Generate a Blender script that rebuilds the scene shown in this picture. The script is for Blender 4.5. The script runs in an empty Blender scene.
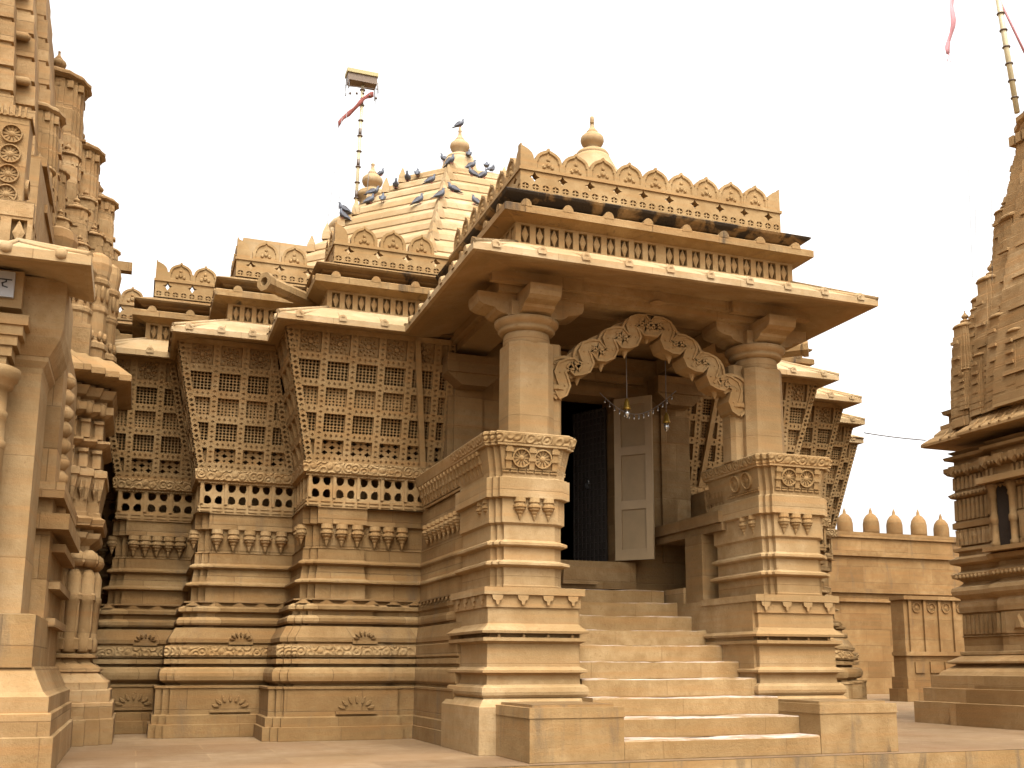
import bpy, math, random
from mathutils import Vector, Matrix
R = math.radians
S = bpy.context.scene
random.seed(7)

# ------------------------------------------------------------------ camera
cam_data = bpy.data.cameras.new('camera')
cam = bpy.data.objects.new('camera', cam_data)
S.collection.objects.link(cam)
S.camera = cam
YAW, PIT, ROL = .3613, .1804, .0007
fw = Vector((math.sin(YAW)*math.cos(PIT), math.cos(YAW)*math.cos(PIT), math.sin(PIT)))
rt = Vector((math.cos(YAW), -math.sin(YAW), 0))
up = rt.cross(fw)
rt2 = math.cos(ROL)*rt + math.sin(ROL)*up
up2 = math.cos(ROL)*up - math.sin(ROL)*rt
cam.matrix_world = Matrix(((rt2.x, up2.x, -fw.x, -5.4876), (rt2.y, up2.y, -fw.y, -9.4061),
                           (rt2.z, up2.z, -fw.z, .8686), (0, 0, 0, 1)))
cam_data.sensor_width = 36
cam_data.lens = 37.4627
cam_data.shift_x = -.02917
cam_data.shift_y = .0864
cam_data.clip_end = 2000
cam_data.clip_start = .1

# ------------------------------------------------------------------ sky and sun: bright overcast
SUN_EL, SUN_AZ = R(60), R(184)          # azimuth from +Y towards +X
world = bpy.data.worlds.new('World')
S.world = world
world.use_nodes = True
nt = world.node_tree
bg = nt.nodes['Background']
sky = nt.nodes.new('ShaderNodeTexSky')
sky.sky_type = 'NISHITA'
sky.sun_disc = False
sky.sun_elevation = SUN_EL
sky.sun_rotation = SUN_AZ
sky.dust_density = 6
sky.air_density = 1.2
sky.ozone_density = 1
hs = nt.nodes.new('ShaderNodeHueSaturation')   # cloud cover: the blue goes out of the sky
hs.inputs['Saturation'].default_value = .0
hs.inputs['Value'].default_value = 1.0
nt.links.new(sky.outputs[0], hs.inputs['Color'])
nt.links.new(hs.outputs[0], bg.inputs['Color'])
bg.inputs['Strength'].default_value = .15
sun_data = bpy.data.lights.new('sun', 'SUN')
sun_data.energy = .9
sun_data.angle = R(38)
sun_data.color = (1, .95, .86)
sun = bpy.data.objects.new('sun', sun_data)
S.collection.objects.link(sun)
sd = Vector((math.sin(SUN_AZ)*math.cos(SUN_EL), math.cos(SUN_AZ)*math.cos(SUN_EL), math.sin(SUN_EL)))
sun.rotation_euler = sd.to_track_quat('Z', 'Y').to_euler()
sun.location = (0, 0, 30)
S.view_settings.view_transform = 'Standard'
S.view_settings.look = 'None'
S.view_settings.exposure = 1.70
S.view_settings.gamma = 1
S.cycles.max_bounces = 6
S.cycles.diffuse_bounces = 4

# ------------------------------------------------------------------ materials
def nd(t, kind, **kw):
    n = t.nodes.new(kind)
    for k, v in kw.items():
        setattr(n, k, v)
    return n

def noise(t, vec, scale, detail=4, rough=.6, dist=0):
    n = nd(t, 'ShaderNodeTexNoise')
    n.inputs['Scale'].default_value = scale
    n.inputs['Detail'].default_value = detail
    n.inputs['Roughness'].default_value = rough
    n.inputs['Distortion'].default_value = dist
    if vec is not None:
        t.links.new(vec, n.inputs['Vector'])
    return n.outputs['Fac']

def ramp(t, fac, stops):
    n = nd(t, 'ShaderNodeValToRGB')
    e = n.color_ramp.elements
    while len(e) < len(stops):
        e.new(.5)
    for q, (p, c) in zip(e, stops):
        q.position = p
        q.color = (c[0], c[1], c[2], 1) if isinstance(c, (tuple, list)) else (c, c, c, 1)
    t.links.new(fac, n.inputs[0])
    return n.outputs[0]

def mix(t, fac, a, b, mode='MIX'):
    n = nd(t, 'ShaderNodeMix', data_type='RGBA', blend_type=mode)
    for sock, v in ((n.inputs[0], fac), (n.inputs[6], a), (n.inputs[7], b)):
        if isinstance(v, (int, float)):
            sock.default_value = v
        elif isinstance(v, tuple):
            sock.default_value = (v[0], v[1], v[2], 1)
        else:
            t.links.new(v, sock)
    return n.outputs[2]

def math_(t, op, a, b=None):
    n = nd(t, 'ShaderNodeMath', operation=op)
    for i, v in enumerate((a, b)):
        if v is None:
            continue
        if isinstance(v, (int, float)):
            n.inputs[i].default_value = v
        else:
            t.links.new(v, n.inputs[i])
    return n.outputs[0]

def stone(name, base=(.27, .174, .075), joints=(.9, .34), joint_dark=.62, block_var=.34, bump=.8, rough=.85,
          stain=.55, stain_col=(.09, .065, .045), dust=0, scroll=0, stain_scale=1.1, top_stain=None):
    m = bpy.data.materials.new(name)
    m.use_nodes = True
    t = m.node_tree
    b = t.nodes['Principled BSDF']
    b.inputs['Roughness'].default_value = rough
    b.inputs['Specular IOR Level'].default_value = .25
    geo = nd(t, 'ShaderNodeNewGeometry')
    P = geo.outputs['Position']
    sep = nd(t, 'ShaderNodeSeparateXYZ')
    t.links.new(P, sep.inputs[0])
    # broad mottling of the sandstone
    big = noise(t, P, .7, 4, .6)
    mid = noise(t, P, 4.5, 5, .65)
    c1 = tuple(x*.84*y for x, y in zip(base, (.93, .86, .74)))
    c2 = tuple(min(1, x*1.18*y) for x, y in zip(base, (1, 1.03, 1.10)))
    col = mix(t, ramp(t, big, [(.38, 0.), (.62, 1.)]), c1, c2)
    col = mix(t, ramp(t, mid, [(.36, .0), (.66, .8)]), col, tuple(x*y for x, y in zip(base, (.74, .66, .54))))
    # small darker pocks and pale scuffs
    fine = noise(t, P, 26, 4, .7)
    col = mix(t, ramp(t, fine, [(.58, .0), (.70, .6)]), col, tuple(x*y for x, y in zip(base, (.62, .52, .42))))
    col = mix(t, ramp(t, noise(t, P, 9.5, 5, .7, .5), [(.60, .0), (.72, .35)]), col, tuple(min(1, x*y) for x, y in zip(base, (1.3, 1.32, 1.4))))
    # bedding bands of the stone
    sq = nd(t, 'ShaderNodeMapping')
    sq.inputs['Scale'].default_value = (.35, .35, 9)
    t.links.new(P, sq.inputs['Vector'])
    bed = noise(t, sq.outputs[0], 1.6, 4, .6)
    col = mix(t, ramp(t, bed, [(.45, .0), (.70, .62)]), col, tuple(x*y for x, y in zip(base, (1.02, .82, .62))))
    height = noise(t, P, 34, 5, .7)
    pit = noise(t, P, 140, 3, .6)
    h = math_(t, 'ADD', math_(t, 'MULTIPLY', height, .6), math_(t, 'MULTIPLY', pit, .4))
    if joints:
        cmb = nd(t, 'ShaderNodeCombineXYZ')
        t.links.new(math_(t, 'ADD', sep.outputs[0], sep.outputs[1]), cmb.inputs[0])
        t.links.new(sep.outputs[2], cmb.inputs[1])
        br = nd(t, 'ShaderNodeTexBrick')
        br.inputs['Scale'].default_value = 1
        br.inputs['Brick Width'].default_value = joints[0]
        br.inputs['Row Height'].default_value = joints[1]
        br.inputs['Mortar Size'].default_value = .0055
        br.inputs['Mortar Smooth'].default_value = .3
        br.inputs['Color1'].default_value = (1-block_var, 1-block_var*1.15, 1-block_var*1.4, 1)
        br.inputs['Color2'].default_value = (1, 1, 1, 1)
        br.inputs['Mortar'].default_value = (joint_dark, joint_dark*.95, joint_dark*.88, 1)
        br.offset_frequency = 2
        br.squash = 1.3
        t.links.new(cmb.outputs[0], br.inputs['Vector'])
        col = mix(t, 1., col, br.outputs['Color'], 'MULTIPLY')
        h = math_(t, 'SUBTRACT', h, math_(t, 'MULTIPLY', br.outputs['Fac'], .8))
    if scroll:
        # carved running scroll, cut into the stone (relief only)
        cm = nd(t, 'ShaderNodeCombineXYZ')
        t.links.new(math_(t, 'ADD', sep.outputs[0], sep.outputs[1]), cm.inputs[0])
        t.links.new(sep.outputs[2], cm.inputs[1])
        vo = nd(t, 'ShaderNodeTexVoronoi', feature='F1')
        vo.inputs['Scale'].default_value = scroll
        vo.inputs['Randomness'].default_value = .55
        t.links.new(cm.outputs[0], vo.inputs['Vector'])
        rings = math_(t, 'SINE', math_(t, 'MULTIPLY', vo.outputs['Distance'], 17.))
        h = math_(t, 'ADD', h, math_(t, 'MULTIPLY', rings, 1.0))
        bump = bump*.9
    # weather streaks and lichen
    st = nd(t, 'ShaderNodeMapping')
    st.inputs['Scale'].default_value = (2.2, 2.2, .45)
    t.links.new(P, st.inputs['Vector'])
    streak = noise(t, st.outputs[0], stain_scale, 6, .68, .4)
    lo = .70-.25*stain
    col = mix(t, ramp(t, streak, [(lo, 0.), (min(1, lo+.16), min(1, .25+stain))]), col,
              mix(t, .55, stain_col, tuple(x*.5 for x in base)))
    if top_stain:
        # black lichen growing on this stone
        bl = noise(t, st.outputs[0], 1.3, 5, .6, .6)
        col = mix(t, ramp(t, bl, [(top_stain, 0.), (top_stain+.10, .93)]), col, (.022, .018, .014))
    if dust:
        sepn = nd(t, 'ShaderNodeSeparateXYZ')
        t.links.new(geo.outputs['True Normal'], sepn.inputs[0])
        upn = ramp(t, sepn.outputs[2], [(.6, 0.), (.9, 1.)])
        dn = ramp(t, noise(t, P, 3.1, 6, .7), [(.40, 0.1), (.60, 1.)])
        f = math_(t, 'MULTIPLY', math_(t, 'MULTIPLY', upn, dn), dust)
        col = mix(t, f, col, (.44, .36, .30))
    t.links.new(col, b.inputs['Base Color'])
    bp = nd(t, 'ShaderNodeBump')
    bp.inputs['Strength'].default_value = bump
    bp.inputs['Distance'].default_value = .018
    t.links.new(h, bp.inputs['Height'])
    t.links.new(bp.outputs[0], b.inputs['Normal'])
    return m

def plain(name, col, rough=.6, metal=0, var=.15, scale=20):
    m = bpy.data.materials.new(name)
    m.use_nodes = True
    t = m.node_tree
    b = t.nodes['Principled BSDF']
    b.inputs['Roughness'].default_value = rough
    b.inputs['Metallic'].default_value = metal
    tc = nd(t, 'ShaderNodeTexCoord')
    f = noise(t, tc.outputs['Object'], scale, 4, .6)
    c = mix(t, f, tuple(x*(1-var) for x in col), tuple(min(1, x*(1+var)) for x in col))
    t.links.new(c, b.inputs['Base Color'])
    return m

M = {}
M['stone'] = stone('sandstone')
M['carved'] = stone('carved_sandstone', joints=None, bump=.35, stain=.25)
M['scroll'] = stone('scroll_carved_sandstone', joints=None, scroll=9, bump=.6, stain=.25)
M['smooth'] = stone('dressed_sandstone', base=(.305, .207, .10), joints=(2.2, .9), joint_dark=.75, block_var=.14, bump=.55, stain=.25)
M['roof'] = stone('toplit_roof_sandstone', base=(.355, .26, .145), joints=(1.1, 5), joint_dark=.7, block_var=.12, bump=.35, stain=.2)  # paler base: the bright light on the roof tops is put into the colour
M['lichen'] = stone('lichen_blackened_sandstone', joints=None, top_stain=.43, stain=.5)
M['mossy'] = stone('weathered_sandstone', joints=(1.2, 2), top_stain=.60, stain=.5)
M['block'] = stone('stained_block_sandstone', joints=(1.3, .52), stain=.7, top_stain=.64, stain_scale=1.7, block_var=.16)
M['step'] = stone('step_sandstone', joints=(1.05, .1853), joint_dark=.85, block_var=.14, stain=.2, dust=.95)
M['ashlar'] = stone('ashlar_sandstone', base=(.235, .14, .054), joints=(.95, .52), joint_dark=.78, block_var=.26, stain=.5)
M['left'] = stone('left_shrine_sandstone', base=(.32, .21, .098), joints=(.8, .42), stain=.2)
M['tower'] = stone('tower_sandstone', base=(.345, .225, .105), joints=(1.4, .6), joint_dark=.85, stain=.3)
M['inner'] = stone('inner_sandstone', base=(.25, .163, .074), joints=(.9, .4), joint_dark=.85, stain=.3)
M['dark'] = stone('painted_shade_sandstone', base=(.03, .02, .013), joints=None, stain=.3)  # near-black base: the shade of hall and niche is put into the colour
M['door'] = plain('white_door_paint', (.27, .19, .10), .5, 0, .25, 3)
M['iron'] = plain('dark_iron_grille', (.035, .028, .022), .5, .2)
M['brass'] = plain('brass', (.35, .22, .04), .3, .8)
M['glass'] = plain('bright_tin', (.45, .45, .44), .2, .9)
M['bamboo'] = plain('cream_pole_paint', (.42, .35, .20), .5, 0, .12)
M['ring'] = plain('dark_pole_ring', (.10, .07, .05), .5, .3)
M['pink'] = plain('faded_pink_cloth', (.42, .19, .20), .9, 0, .2, 9)
M['red'] = plain('faded_red_cloth', (.20, .055, .04), .9, 0, .25, 9)
M['cable'] = plain('grey_cable', (.16, .14, .13), .6)
M['wire'] = plain('pale_wire', (.17, .17, .17), .6)
M['rust'] = plain('brown_tin_canopy', (.11, .07, .04), .6, .2, .3, 12)
M['straw'] = plain('yellowed_canopy_top', (.28, .22, .08), .6, 0, .2, 12)
M['plate'] = plain('white_sign_plate', (.30, .30, .30), .4, 0, .05)
M['ink'] = plain('black_sign_paint', (.02, .02, .02), .5)
M['bird'] = plain('blue_grey_plumage', (.05, .053, .066), .6, 0, .5, 18)
M['bird_wing'] = plain('pale_grey_wing_feathers', (.12, .125, .145), .6, 0, .35, 25)
M['dpanel'] = plain('tan_door_panel', (.23, .16, .08), .6, 0, .2, 5)
M['beak'] = plain('dark_beak', (.04, .035, .03), .5)
M['legs'] = plain('pink_bird_leg', (.35, .10, .08), .6)

# floor: large slabs
def floor_mat():
    m = stone('courtyard_paving', base=(.20, .13, .066), joints=None, stain=.3, stain_scale=.6)
    t = m.node_tree
    b = t.nodes['Principled BSDF']
    src = b.inputs['Base Color'].links[0].from_socket
    geo = [n for n in t.nodes if n.type == 'NEW_GEOMETRY'][0]
    br = nd(t, 'ShaderNodeTexBrick')
    br.inputs['Scale'].default_value = 1
    br.inputs['Brick Width'].default_value = 1.35
    br.inputs['Row Height'].default_value = .72
    br.inputs['Mortar Size'].default_value = .009
    br.inputs['Mortar Smooth'].default_value = .4
    br.inputs['Color1'].default_value = (.76, .72, .68, 1)
    br.inputs['Color2'].default_value = (1, 1, 1, 1)
    br.inputs['Mortar'].default_value = (1.0, .98, .94, 1)
    t.links.new(geo.outputs['Position'], br.inputs['Vector'])
    c = mix(t, 1., src, br.outputs['Color'], 'MULTIPLY')
    f = ramp(t, noise(t, geo.outputs['Position'], 1.1, 6, .7), [(.45, 0.), (.7, .4)])
    c = mix(t, f, c, (.19, .13, .078))
    t.links.new(c, b.inputs['Base Color'])
    return m
M['floor'] = floor_mat()

# ------------------------------------------------------------------ mesh builder
class MB:
    def __init__(s, sx=1):
        s.vs, s.fs, s.sx, s.sm = [], [], sx, []
    def v(s, x, y, z):
        s.vs.append((x*s.sx, y, z))
        return len(s.vs)-1
    def f(s, *ids, smooth=False):
        s.fs.append(tuple(ids) if s.sx > 0 else tuple(reversed(ids)))
        s.sm.append(smooth)
    def poly(s, pts, smooth=False):
        s.f(*[s.v(*p) for p in pts], smooth=smooth)
    def box(s, x0, x1, y0, y1, z0, z1, t=0):
        """box, its top inset by t"""
        a = [s.v(x, y, z0) for x, y in ((x0, y0), (x1, y0), (x1, y1), (x0, y1))]
        b = [s.v(x, y, z1) for x, y in ((x0+t, y0+t), (x1-t, y0+t), (x1-t, y1-t), (x0+t, y1-t))]
        for i in range(4):
            j = (i+1) % 4
            s.f(a[i], a[j], b[j], b[i])
        s.f(*b)
        s.f(*reversed(a))
    def loft(s, rings, cap=True, smooth=False, closed=True):
        ids = [[s.v(*p) for p in r] for r in rings]
        n = len(ids[0])
        for a, b in zip(ids, ids[1:]):
            for i in range(n if closed else n-1):
                j = (i+1) % n
                s.f(a[i], a[j], b[j], b[i], smooth=smooth)
        if cap and closed:
            s.f(*reversed(ids[0]))
            s.f(*ids[-1])
    def lathe(s, cx, cy, prof, n=16, smooth=True, z0=0, sq=1, rot=0):
        rings = []
        for r, z in prof:
            rings.append([(cx+r*math.cos(rot+2*math.pi*i/n)*sq, cy+r*math.sin(rot+2*math.pi*i/n), z0+z) for i in range(n)])
        s.loft(rings, True, smooth)
    def tube(s, pts, r, n=6, smooth=True):
        rings = []
        pts = [Vector(p) for p in pts]
        for i, p in enumerate(pts):
            d = (pts[min(i+1, len(pts)-1)]-pts[max(i-1, 0)]).normalized()
            a = Vector((0, 0, 1)) if abs(d.z) < .9 else Vector((1, 0, 0))
            u = d.cross(a).normalized()
            w = d.cross(u)
            rr = r[i] if isinstance(r, (list, tuple)) else r
            rings.append([tuple(p+rr*(math.cos(2*math.pi*k/n)*u+math.sin(2*math.pi*k/n)*w)) for k in range(n)])
        s.loft(rings, True, smooth)
    def build(s, name, mat, parent=None, loc=(0, 0, 0), rot=0):
        me = bpy.data.meshes.new(name)
        L = Vector((0, 0, 0))
        if parent is not None:
            L = base_of(parent)
        me.from_pydata([(x-L.x, y-L.y, z-L.z) for x, y, z in s.vs] if parent is not None else s.vs, [], s.fs)
        if any(s.sm):
            me.polygons.foreach_set('use_smooth', s.sm)
        me.materials.append(M[mat] if isinstance(mat, str) else mat)
        me.update()
        o = bpy.data.objects.new(name, me)
        S.collection.objects.link(o)
        o.parent = parent
        if parent is None:
            o.location = loc
            o.rotation_euler.z = rot
        return o

def base_of(o):
    v = Vector((0, 0, 0))
    while o is not None:
        v = v + o.location
        o = o.parent
    return v

def thing(name, label, cat, loc=(0, 0, 0), group=None):
    o = bpy.data.objects.new(name, None)
    o.empty_display_size = .2
    S.collection.objects.link(o)
    o.location = loc
    o['label'] = label
    o['category'] = cat
    if group:
        o['group'] = group
    return o

def tag(o, label, cat, group=None):
    o['label'] = label
    o['category'] = cat
    if group:
        o['group'] = group
    return o

def struct(o):
    o['kind'] = 'structure'
    return o

def linkcopy(o, parent, loc, rz=0):
    c = o.copy()
    S.collection.objects.link(c)
    c.parent = parent
    c.location = Vector(loc)-base_of(parent)
    c.rotation_euler = (0, 0, rz)
    return c

# offset polylines: outward of direction d is (-dy, dx)
def offs(poly, o, closed=False):
    n = len(poly)
    out = []
    for i in range(n):
        p = Vector(poly[i])
        d0 = d1 = None
        if i > 0 or closed:
            d0 = (p-Vector(poly[i-1])).normalized()
        if i < n-1 or closed:
            d1 = (Vector(poly[(i+1) % n])-p).normalized()
        n0 = Vector((-d0.y, d0.x)) if d0 else None
        n1 = Vector((-d1.y, d1.x)) if d1 else None
        if n0 is None:
            q = p+n1*o
        elif n1 is None:
            q = p+n0*o
        else:
            k = 1+n0.dot(n1)
            q = p+(n0+n1)*(o/max(k, .2))
        out.append((q.x, q.y))
    return out

def sweep(mb, poly, prof, i0=0, i1=None, closed=False, caps=False):
    """profile of (offset, z) swept along a plan polyline (segments i0..i1)"""
    rings = []
    for o, z in prof:
        q = offs(poly, o, closed)
        if not closed:
            q = q[i0:(i1 if i1 is not None else len(poly)-1)+1]
        rings.append([(x, y, z) for x, y in q])
    mb.loft(rings, cap=closed, closed=closed)
    if caps and not closed:
        for e in (0, -1):
            mb.poly([r[e] for r in rings])

# ------------------------------------------------------------------ carved-panel units in a local frame
class Fr:
    def __init__(s, O, U, V, N):
        s.O, s.U, s.V, s.N = (Vector(a) for a in (O, U, V, N))
    def __call__(s, u, v, n=0):
        p = s.O+s.U*u+s.V*v+s.N*n
        return (p.x, p.y, p.z)

def hole(mb, T, cu, cv, hw, hh, r, depth, n0=0, floor=False):
    """plate of 2hw x 2hh at n0 with an opening; r = radius at the 8 compass angles, as a share of the half size"""
    O, I, B = [], [], []
    for k in range(8):
        a = k*math.pi/4
        ca, sa = math.cos(a), math.sin(a)
        ex = hw*(0 if abs(ca) < .1 else math.copysign(1, ca))
        ey = hh*(0 if abs(sa) < .1 else math.copysign(1, sa))
        O.append(mb.v(*T(cu+ex, cv+ey, n0)))
        rr = r[k % len(r)]
        I.append(mb.v(*T(cu+hw*rr*ca, cv+hh*rr*sa, n0)))
        B.append(mb.v(*T(cu+hw*rr*ca, cv+hh*rr*sa, n0-depth)))
    for k in range(8):
        j = (k+1) % 8
        mb.f(O[k], O[j], I[j], I[k])
        mb.f(I[k], I[j], B[j], B[k])
    if floor:
        mb.f(*B)

DIAMOND = lambda r: (r, r*.5/.7071)
ROUND = lambda r: (r,)
QUAT = lambda r: (r, r*.50)

def rect(mb, T, u0, u1, v0, v1, n=0):
    mb.poly([T(u0, v0, n), T(u1, v0, n), T(u1, v1, n), T(u0, v1, n)])

def slabp(mb, T, u0, u1, v0, v1, n0, n1):
    """raised block on a panel"""
    mb.loft([[T(u0, v0, n0), T(u1, v0, n0), T(u1, v1, n0), T(u0, v1, n0)],
             [T(u0, v0, n1), T(u1, v0, n1), T(u1, v1, n1), T(u0, v1, n1)]])

def dots(mb, T, u0, u1, v0, v1, k, vert, n=0):
    for i in range(k):
        if vert:
            hh = (v1-v0)/k/2
            hole(mb, T, (u0+u1)/2, v0+hh*(2*i+1), (u1-u0)/2, hh, DIAMOND(.56), .022, n, True)
        else:
            hw = (u1-u0)/k/2
            hole(mb, T, u0+hw*(2*i+1), (v0+v1)/2, hw, (v1-v0)/2, DIAMOND(.56), .022, n, True)

def jali(mb, T, uL, uR, H, u0=0, pu=.37, rows=5, fine=True, bl=True, brt=True):
    """pierced stone screen: ribs studded with diamonds, pierced square cells; clipped to uL(v)..uR(v)"""
    pv = H/rows
    rw = .048
    umin, umax = min(uL(0), uL(H)), max(uR(0), uR(H))
    i0 = math.floor((umin-u0)/pu)-1
    i1 = math.ceil((umax-u0)/pu)+1
    tmp = MB(1)
    def ok(cu, cv, m=.0):
        return uL(cv)+m < cu < uR(cv)-m
    for i in range(i0, i1+1):
        a = u0+i*pu
        for r in range(rows):
            v0 = r*pv
            for q in range(5):                       # rib dots
                cv = v0+pv*(q+.5)/5
                if ok(a, cv, .03):
                    hole(mb, T, a, cv, rw, pv/10, DIAMOND(.56), .022, 0, True)
            for q in range(4):
                cu = a+rw+(pu-2*rw)*(q+.5)/4
                if ok(cu, v0, .03):
                    hole(mb, T, cu, v0+rw*.9 if r == 0 else v0, (pu-2*rw)/8, rw if r else rw*.9, DIAMOND(.56), .022, 0, True)
            c0, c1, d0, d1 = a+rw, a+pu-rw, v0+rw*(1.8 if r == 0 else 1), v0+pv-rw
            if r == rows-1:
                d1 = v0+pv-.02
            D = .06
            cl = [max(c0, uL((d0+d1)/2)), min(c1, uR((d0+d1)/2))]
            if cl[1]-cl[0] < .03:
                continue
            if cl[0] == c0:
                mb.poly([T(c0, d0, 0), T(c0, d1, 0), T(c0, d1, -D), T(c0, d0, -D)])
            if cl[1] == c1:
                mb.poly([T(c1, d0, 0), T(c1, d1, 0), T(c1, d1, -D), T(c1, d0, -D)])
            mb.poly([T(cl[0], d0, 0), T(cl[1], d0, 0), T(cl[1], d0, -D), T(cl[0], d0, -D)])
            mb.poly([T(cl[0], d1, 0), T(cl[1], d1, 0), T(cl[1], d1, -D), T(cl[0], d1, -D)])
            if r == rows-1:
                # carved flower, not pierced
                rect(mb, T, cl[0], cl[1], d0, d1, -D)
                cu, cv = (c0+c1)/2, (d0+d1)/2
                if cl[0] == c0 and cl[1] == c1:
                    for rr, hgt in ((.03, .04),):
                        k = 12
                        ring = [(cu+rr*(1+.12*(q % 2))*math.cos(2*math.pi*q/k), cv+rr*(1+.12*(q % 2))*math.sin(2*math.pi*q/k)) for q in range(k)]
                        mb.loft([[T(x, y, -D) for x, y in ring], [T(cu+(x-cu)*.8, cv+(y-cv)*.8, -D+hgt) for x, y in ring]])
                    for q in range(18):
                        an = 2*math.pi*q/(8 if q < 8 else 10)
                        r0 = .058 if q < 8 else .10
                        x_, y_, e_ = cu+r0*math.cos(an), cv+r0*math.sin(an), .019
                        ring = [(x_+e_*math.cos(math.pi*j/3), y_+e_*math.sin(math.pi*j/3)) for j in range(6)]
                        mb.loft([[T(a_, b_, -D) for a_, b_ in ring], [T(x_+(a_-x_)*.5, y_+(b_-y_)*.5, -D+.035) for a_, b_ in ring]])
                    for sx_ in (-1, 1):
                        for sy_ in (-1, 1):
                            slabp(mb, T, cu+sx_*.105-.018, cu+sx_*.105+.018, cv+sy_*.1-.018, cv+sy_*.1+.018, -D, -D+.02)
                continue
            if r == 0:
                nx, rad = 3, (1.0, .60)
            elif r == 2:
                nx, rad = 6, (.82,)
            else:
                nx, rad = (6, (.88,)) if fine else (5, (.84,))
            hw, hh = (c1-c0)/nx/2, (d1-d0)/nx/2
            for p in range(nx):
                for q in range(nx):
                    cu, cv = c0+hw*(2*p+1), d0+hh*(2*q+1)
                    if not ok(cu, cv):
                        continue
                    rr = rad
                    if r == 0 and (p+q) % 2:
                        rr = (.60, .30)
                    if r == 2:
                        rr = (.86, .55) if (p+q) % 2 else (.55, .55)
                    elif r != 0 and q % 2:
                        rr = tuple(x*.9 for x in rad)
                    hole(mb, T, cu, cv, hw, hh, rr, .03, -D)
    # borders along the slanting ends
    for on, ln, sg in ((bl, uL, 1), (brt, uR, -1)):
        if not on:
            continue
        n = rows*5
        for k in range(n):
            va, vb = H*k/n, H*(k+1)/n
            for w0, w1, n0 in ((0, .09, .014),):
                A = [(ln(va)+sg*w0, va), (ln(va)+sg*w1, va), (ln(vb)+sg*w1, vb), (ln(vb)+sg*w0, vb)]
                cu = sum(p[0] for p in A)/4
                cv = (va+vb)/2
                hole(mb, T, cu, cv, .045, (vb-va)/2, DIAMOND(.72), .05, .014, True)
                e = cu+sg*.045
                mb.poly([T(e, va, .014), T(e, vb, .014), T(e, vb, -.06), T(e, va, -.06)])
    # closing strip under the eave
    rect(mb, T, uL(H), uR(H), H-.022, H+.05, .006)

def frieze_row(mb, T, u0, u1, v0, v1, pitch=.17, margin=.0):
    """row of upright openings, each with a lozenge standing in it"""
    L = u1-u0
    n = max(1, int(round(L/pitch)))
    w = L/n
    g = .027
    for i in range(n):
        a, b = u0+i*w, u0+(i+1)*w
        m0, m1 = a+w*.20, b-w*.20
        c, d = v0+g, v1-g
        for q in ((a, m0, v0, v1), (m1, b, v0, v1), (m0, m1, v0, c), (m0, m1, d, v1)):
            rect(mb, T, *q)
        D = .075
        for A, B in (((m0, c), (m0, d)), ((m1, c), (m1, d)), ((m0, c), (m1, c)), ((m0, d), (m1, d))):
            mb.poly([T(A[0], A[1], 0), T(B[0], B[1], 0), T(B[0], B[1], -D), T(A[0], A[1], -D)])
        rect(mb, T, m0, m1, c, d, -D)
        cu, cv, hu, hv = (m0+m1)/2, (c+d)/2, (m1-m0)*.40, (d-c)/2
        mb.loft([[T(cu-hu, cv, -D), T(cu, cv-hv, -D), T(cu+hu, cv, -D), T(cu, cv+hv, -D)],
                 [T(cu-hu, cv, -.012), T(cu, cv-hv, -.012), T(cu+hu, cv, -.012), T(cu, cv+hv, -.012)],
                 [T(cu-hu*.3, cv, .002), T(cu, cv-hv*.5, .002), T(cu+hu*.3, cv, .002), T(cu, cv+hv*.5, .002)]])

def dado_frieze(mb, T, u0, u1, v0, v1):
    """vedika band: groups of four black openings between little posts"""
    L = u1-u0
    n = max(1, int(round(L/.29)))
    w = L/n
    zb = v0+.11
    rect(mb, T, u0, u1, v0, zb)
    k = n*2
    for i in range(k):                        # two rows of dashes
        for vv in (v0+.03, v0+.075):
            slabp(mb, T, u0+(i+.12)*L/k, u0+(i+.88)*L/k, vv-.012, vv+.012, 0, .016)
    hh = (v1-zb)/4
    for i in range(n):
        a = u0+i*w
        pw = w*.17
        rect(mb, T, a, a+pw, zb, v1)
        rect(mb, T, a+w-pw*.3, a+w, zb, v1)
        slabp(mb, T, a+pw*.15, a+pw*.85, zb, v1, 0, .025)
        ww = (w-pw*1.3)/4
        for p in range(2):
            for q in range(2):
                cu, cv = a+pw+ww*(2*p+1), zb+hh*(2*q+1)
                # each opening bites its outer corner
                r = [.86]*8
                sx_, sy_ = (1 if p else -1), (1 if q else -1)
                for k8 in range(8):
                    an = k8*math.pi/4
                    dd = math.cos(an)*sx_+math.sin(an)*sy_
                    r[k8] = (1.22 if k8 % 2 else .95) if dd > .3 else (.93 if dd > -.2 else (.5 if k8 % 2 else .62))
                hole(mb, T, cu, cv, ww, hh, r, .05)
    cnt = n

def merlon_shape():
    half = [(0, .29), (.014, .284), (.019, .264), (.055, .25), (.10, .228), (.138, .195), (.158, .155), (.164, .122), (.1785, .115), (.1785, 0)]
    return half

def parapet_panel(mb, T, u0, u1, v0, v1):
    """rosette row below, quatrefoil piercings above"""
    L = u1-u0
    n = max(1, int(round(L/.12)))
    w = L/n
    vm = v0+.105
    for i in range(n):
        hole(mb, T, u0+w*(i+.5), (v0+vm)/2, w/2, (vm-v0)/2, ROUND(.72), .03, 0, True)
        c = (u0+w*(i+.5), (v0+vm)/2)
        slabp(mb, T, c[0]-w*.36, c[0]+w*.36, c[1]-.008, c[1]+.008, -.03, -.006)
        slabp(mb, T, c[0]-.008, c[0]+.008, c[1]-w*.34, c[1]+w*.34, -.03, -.007)
    n = max(1, int(round(L/.36)))
    w = L/n
    for i in range(n):
        a = u0+i*w
        q = w*.20
        rect(mb, T, a, a+w/2-q, vm, v1)
        rect(mb, T, a+w/2+q, a+w, vm, v1)
        hole(mb, T, a+w/2, (vm+v1)/2, q, (v1-vm)/2, QUAT(.92), .1)

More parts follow.
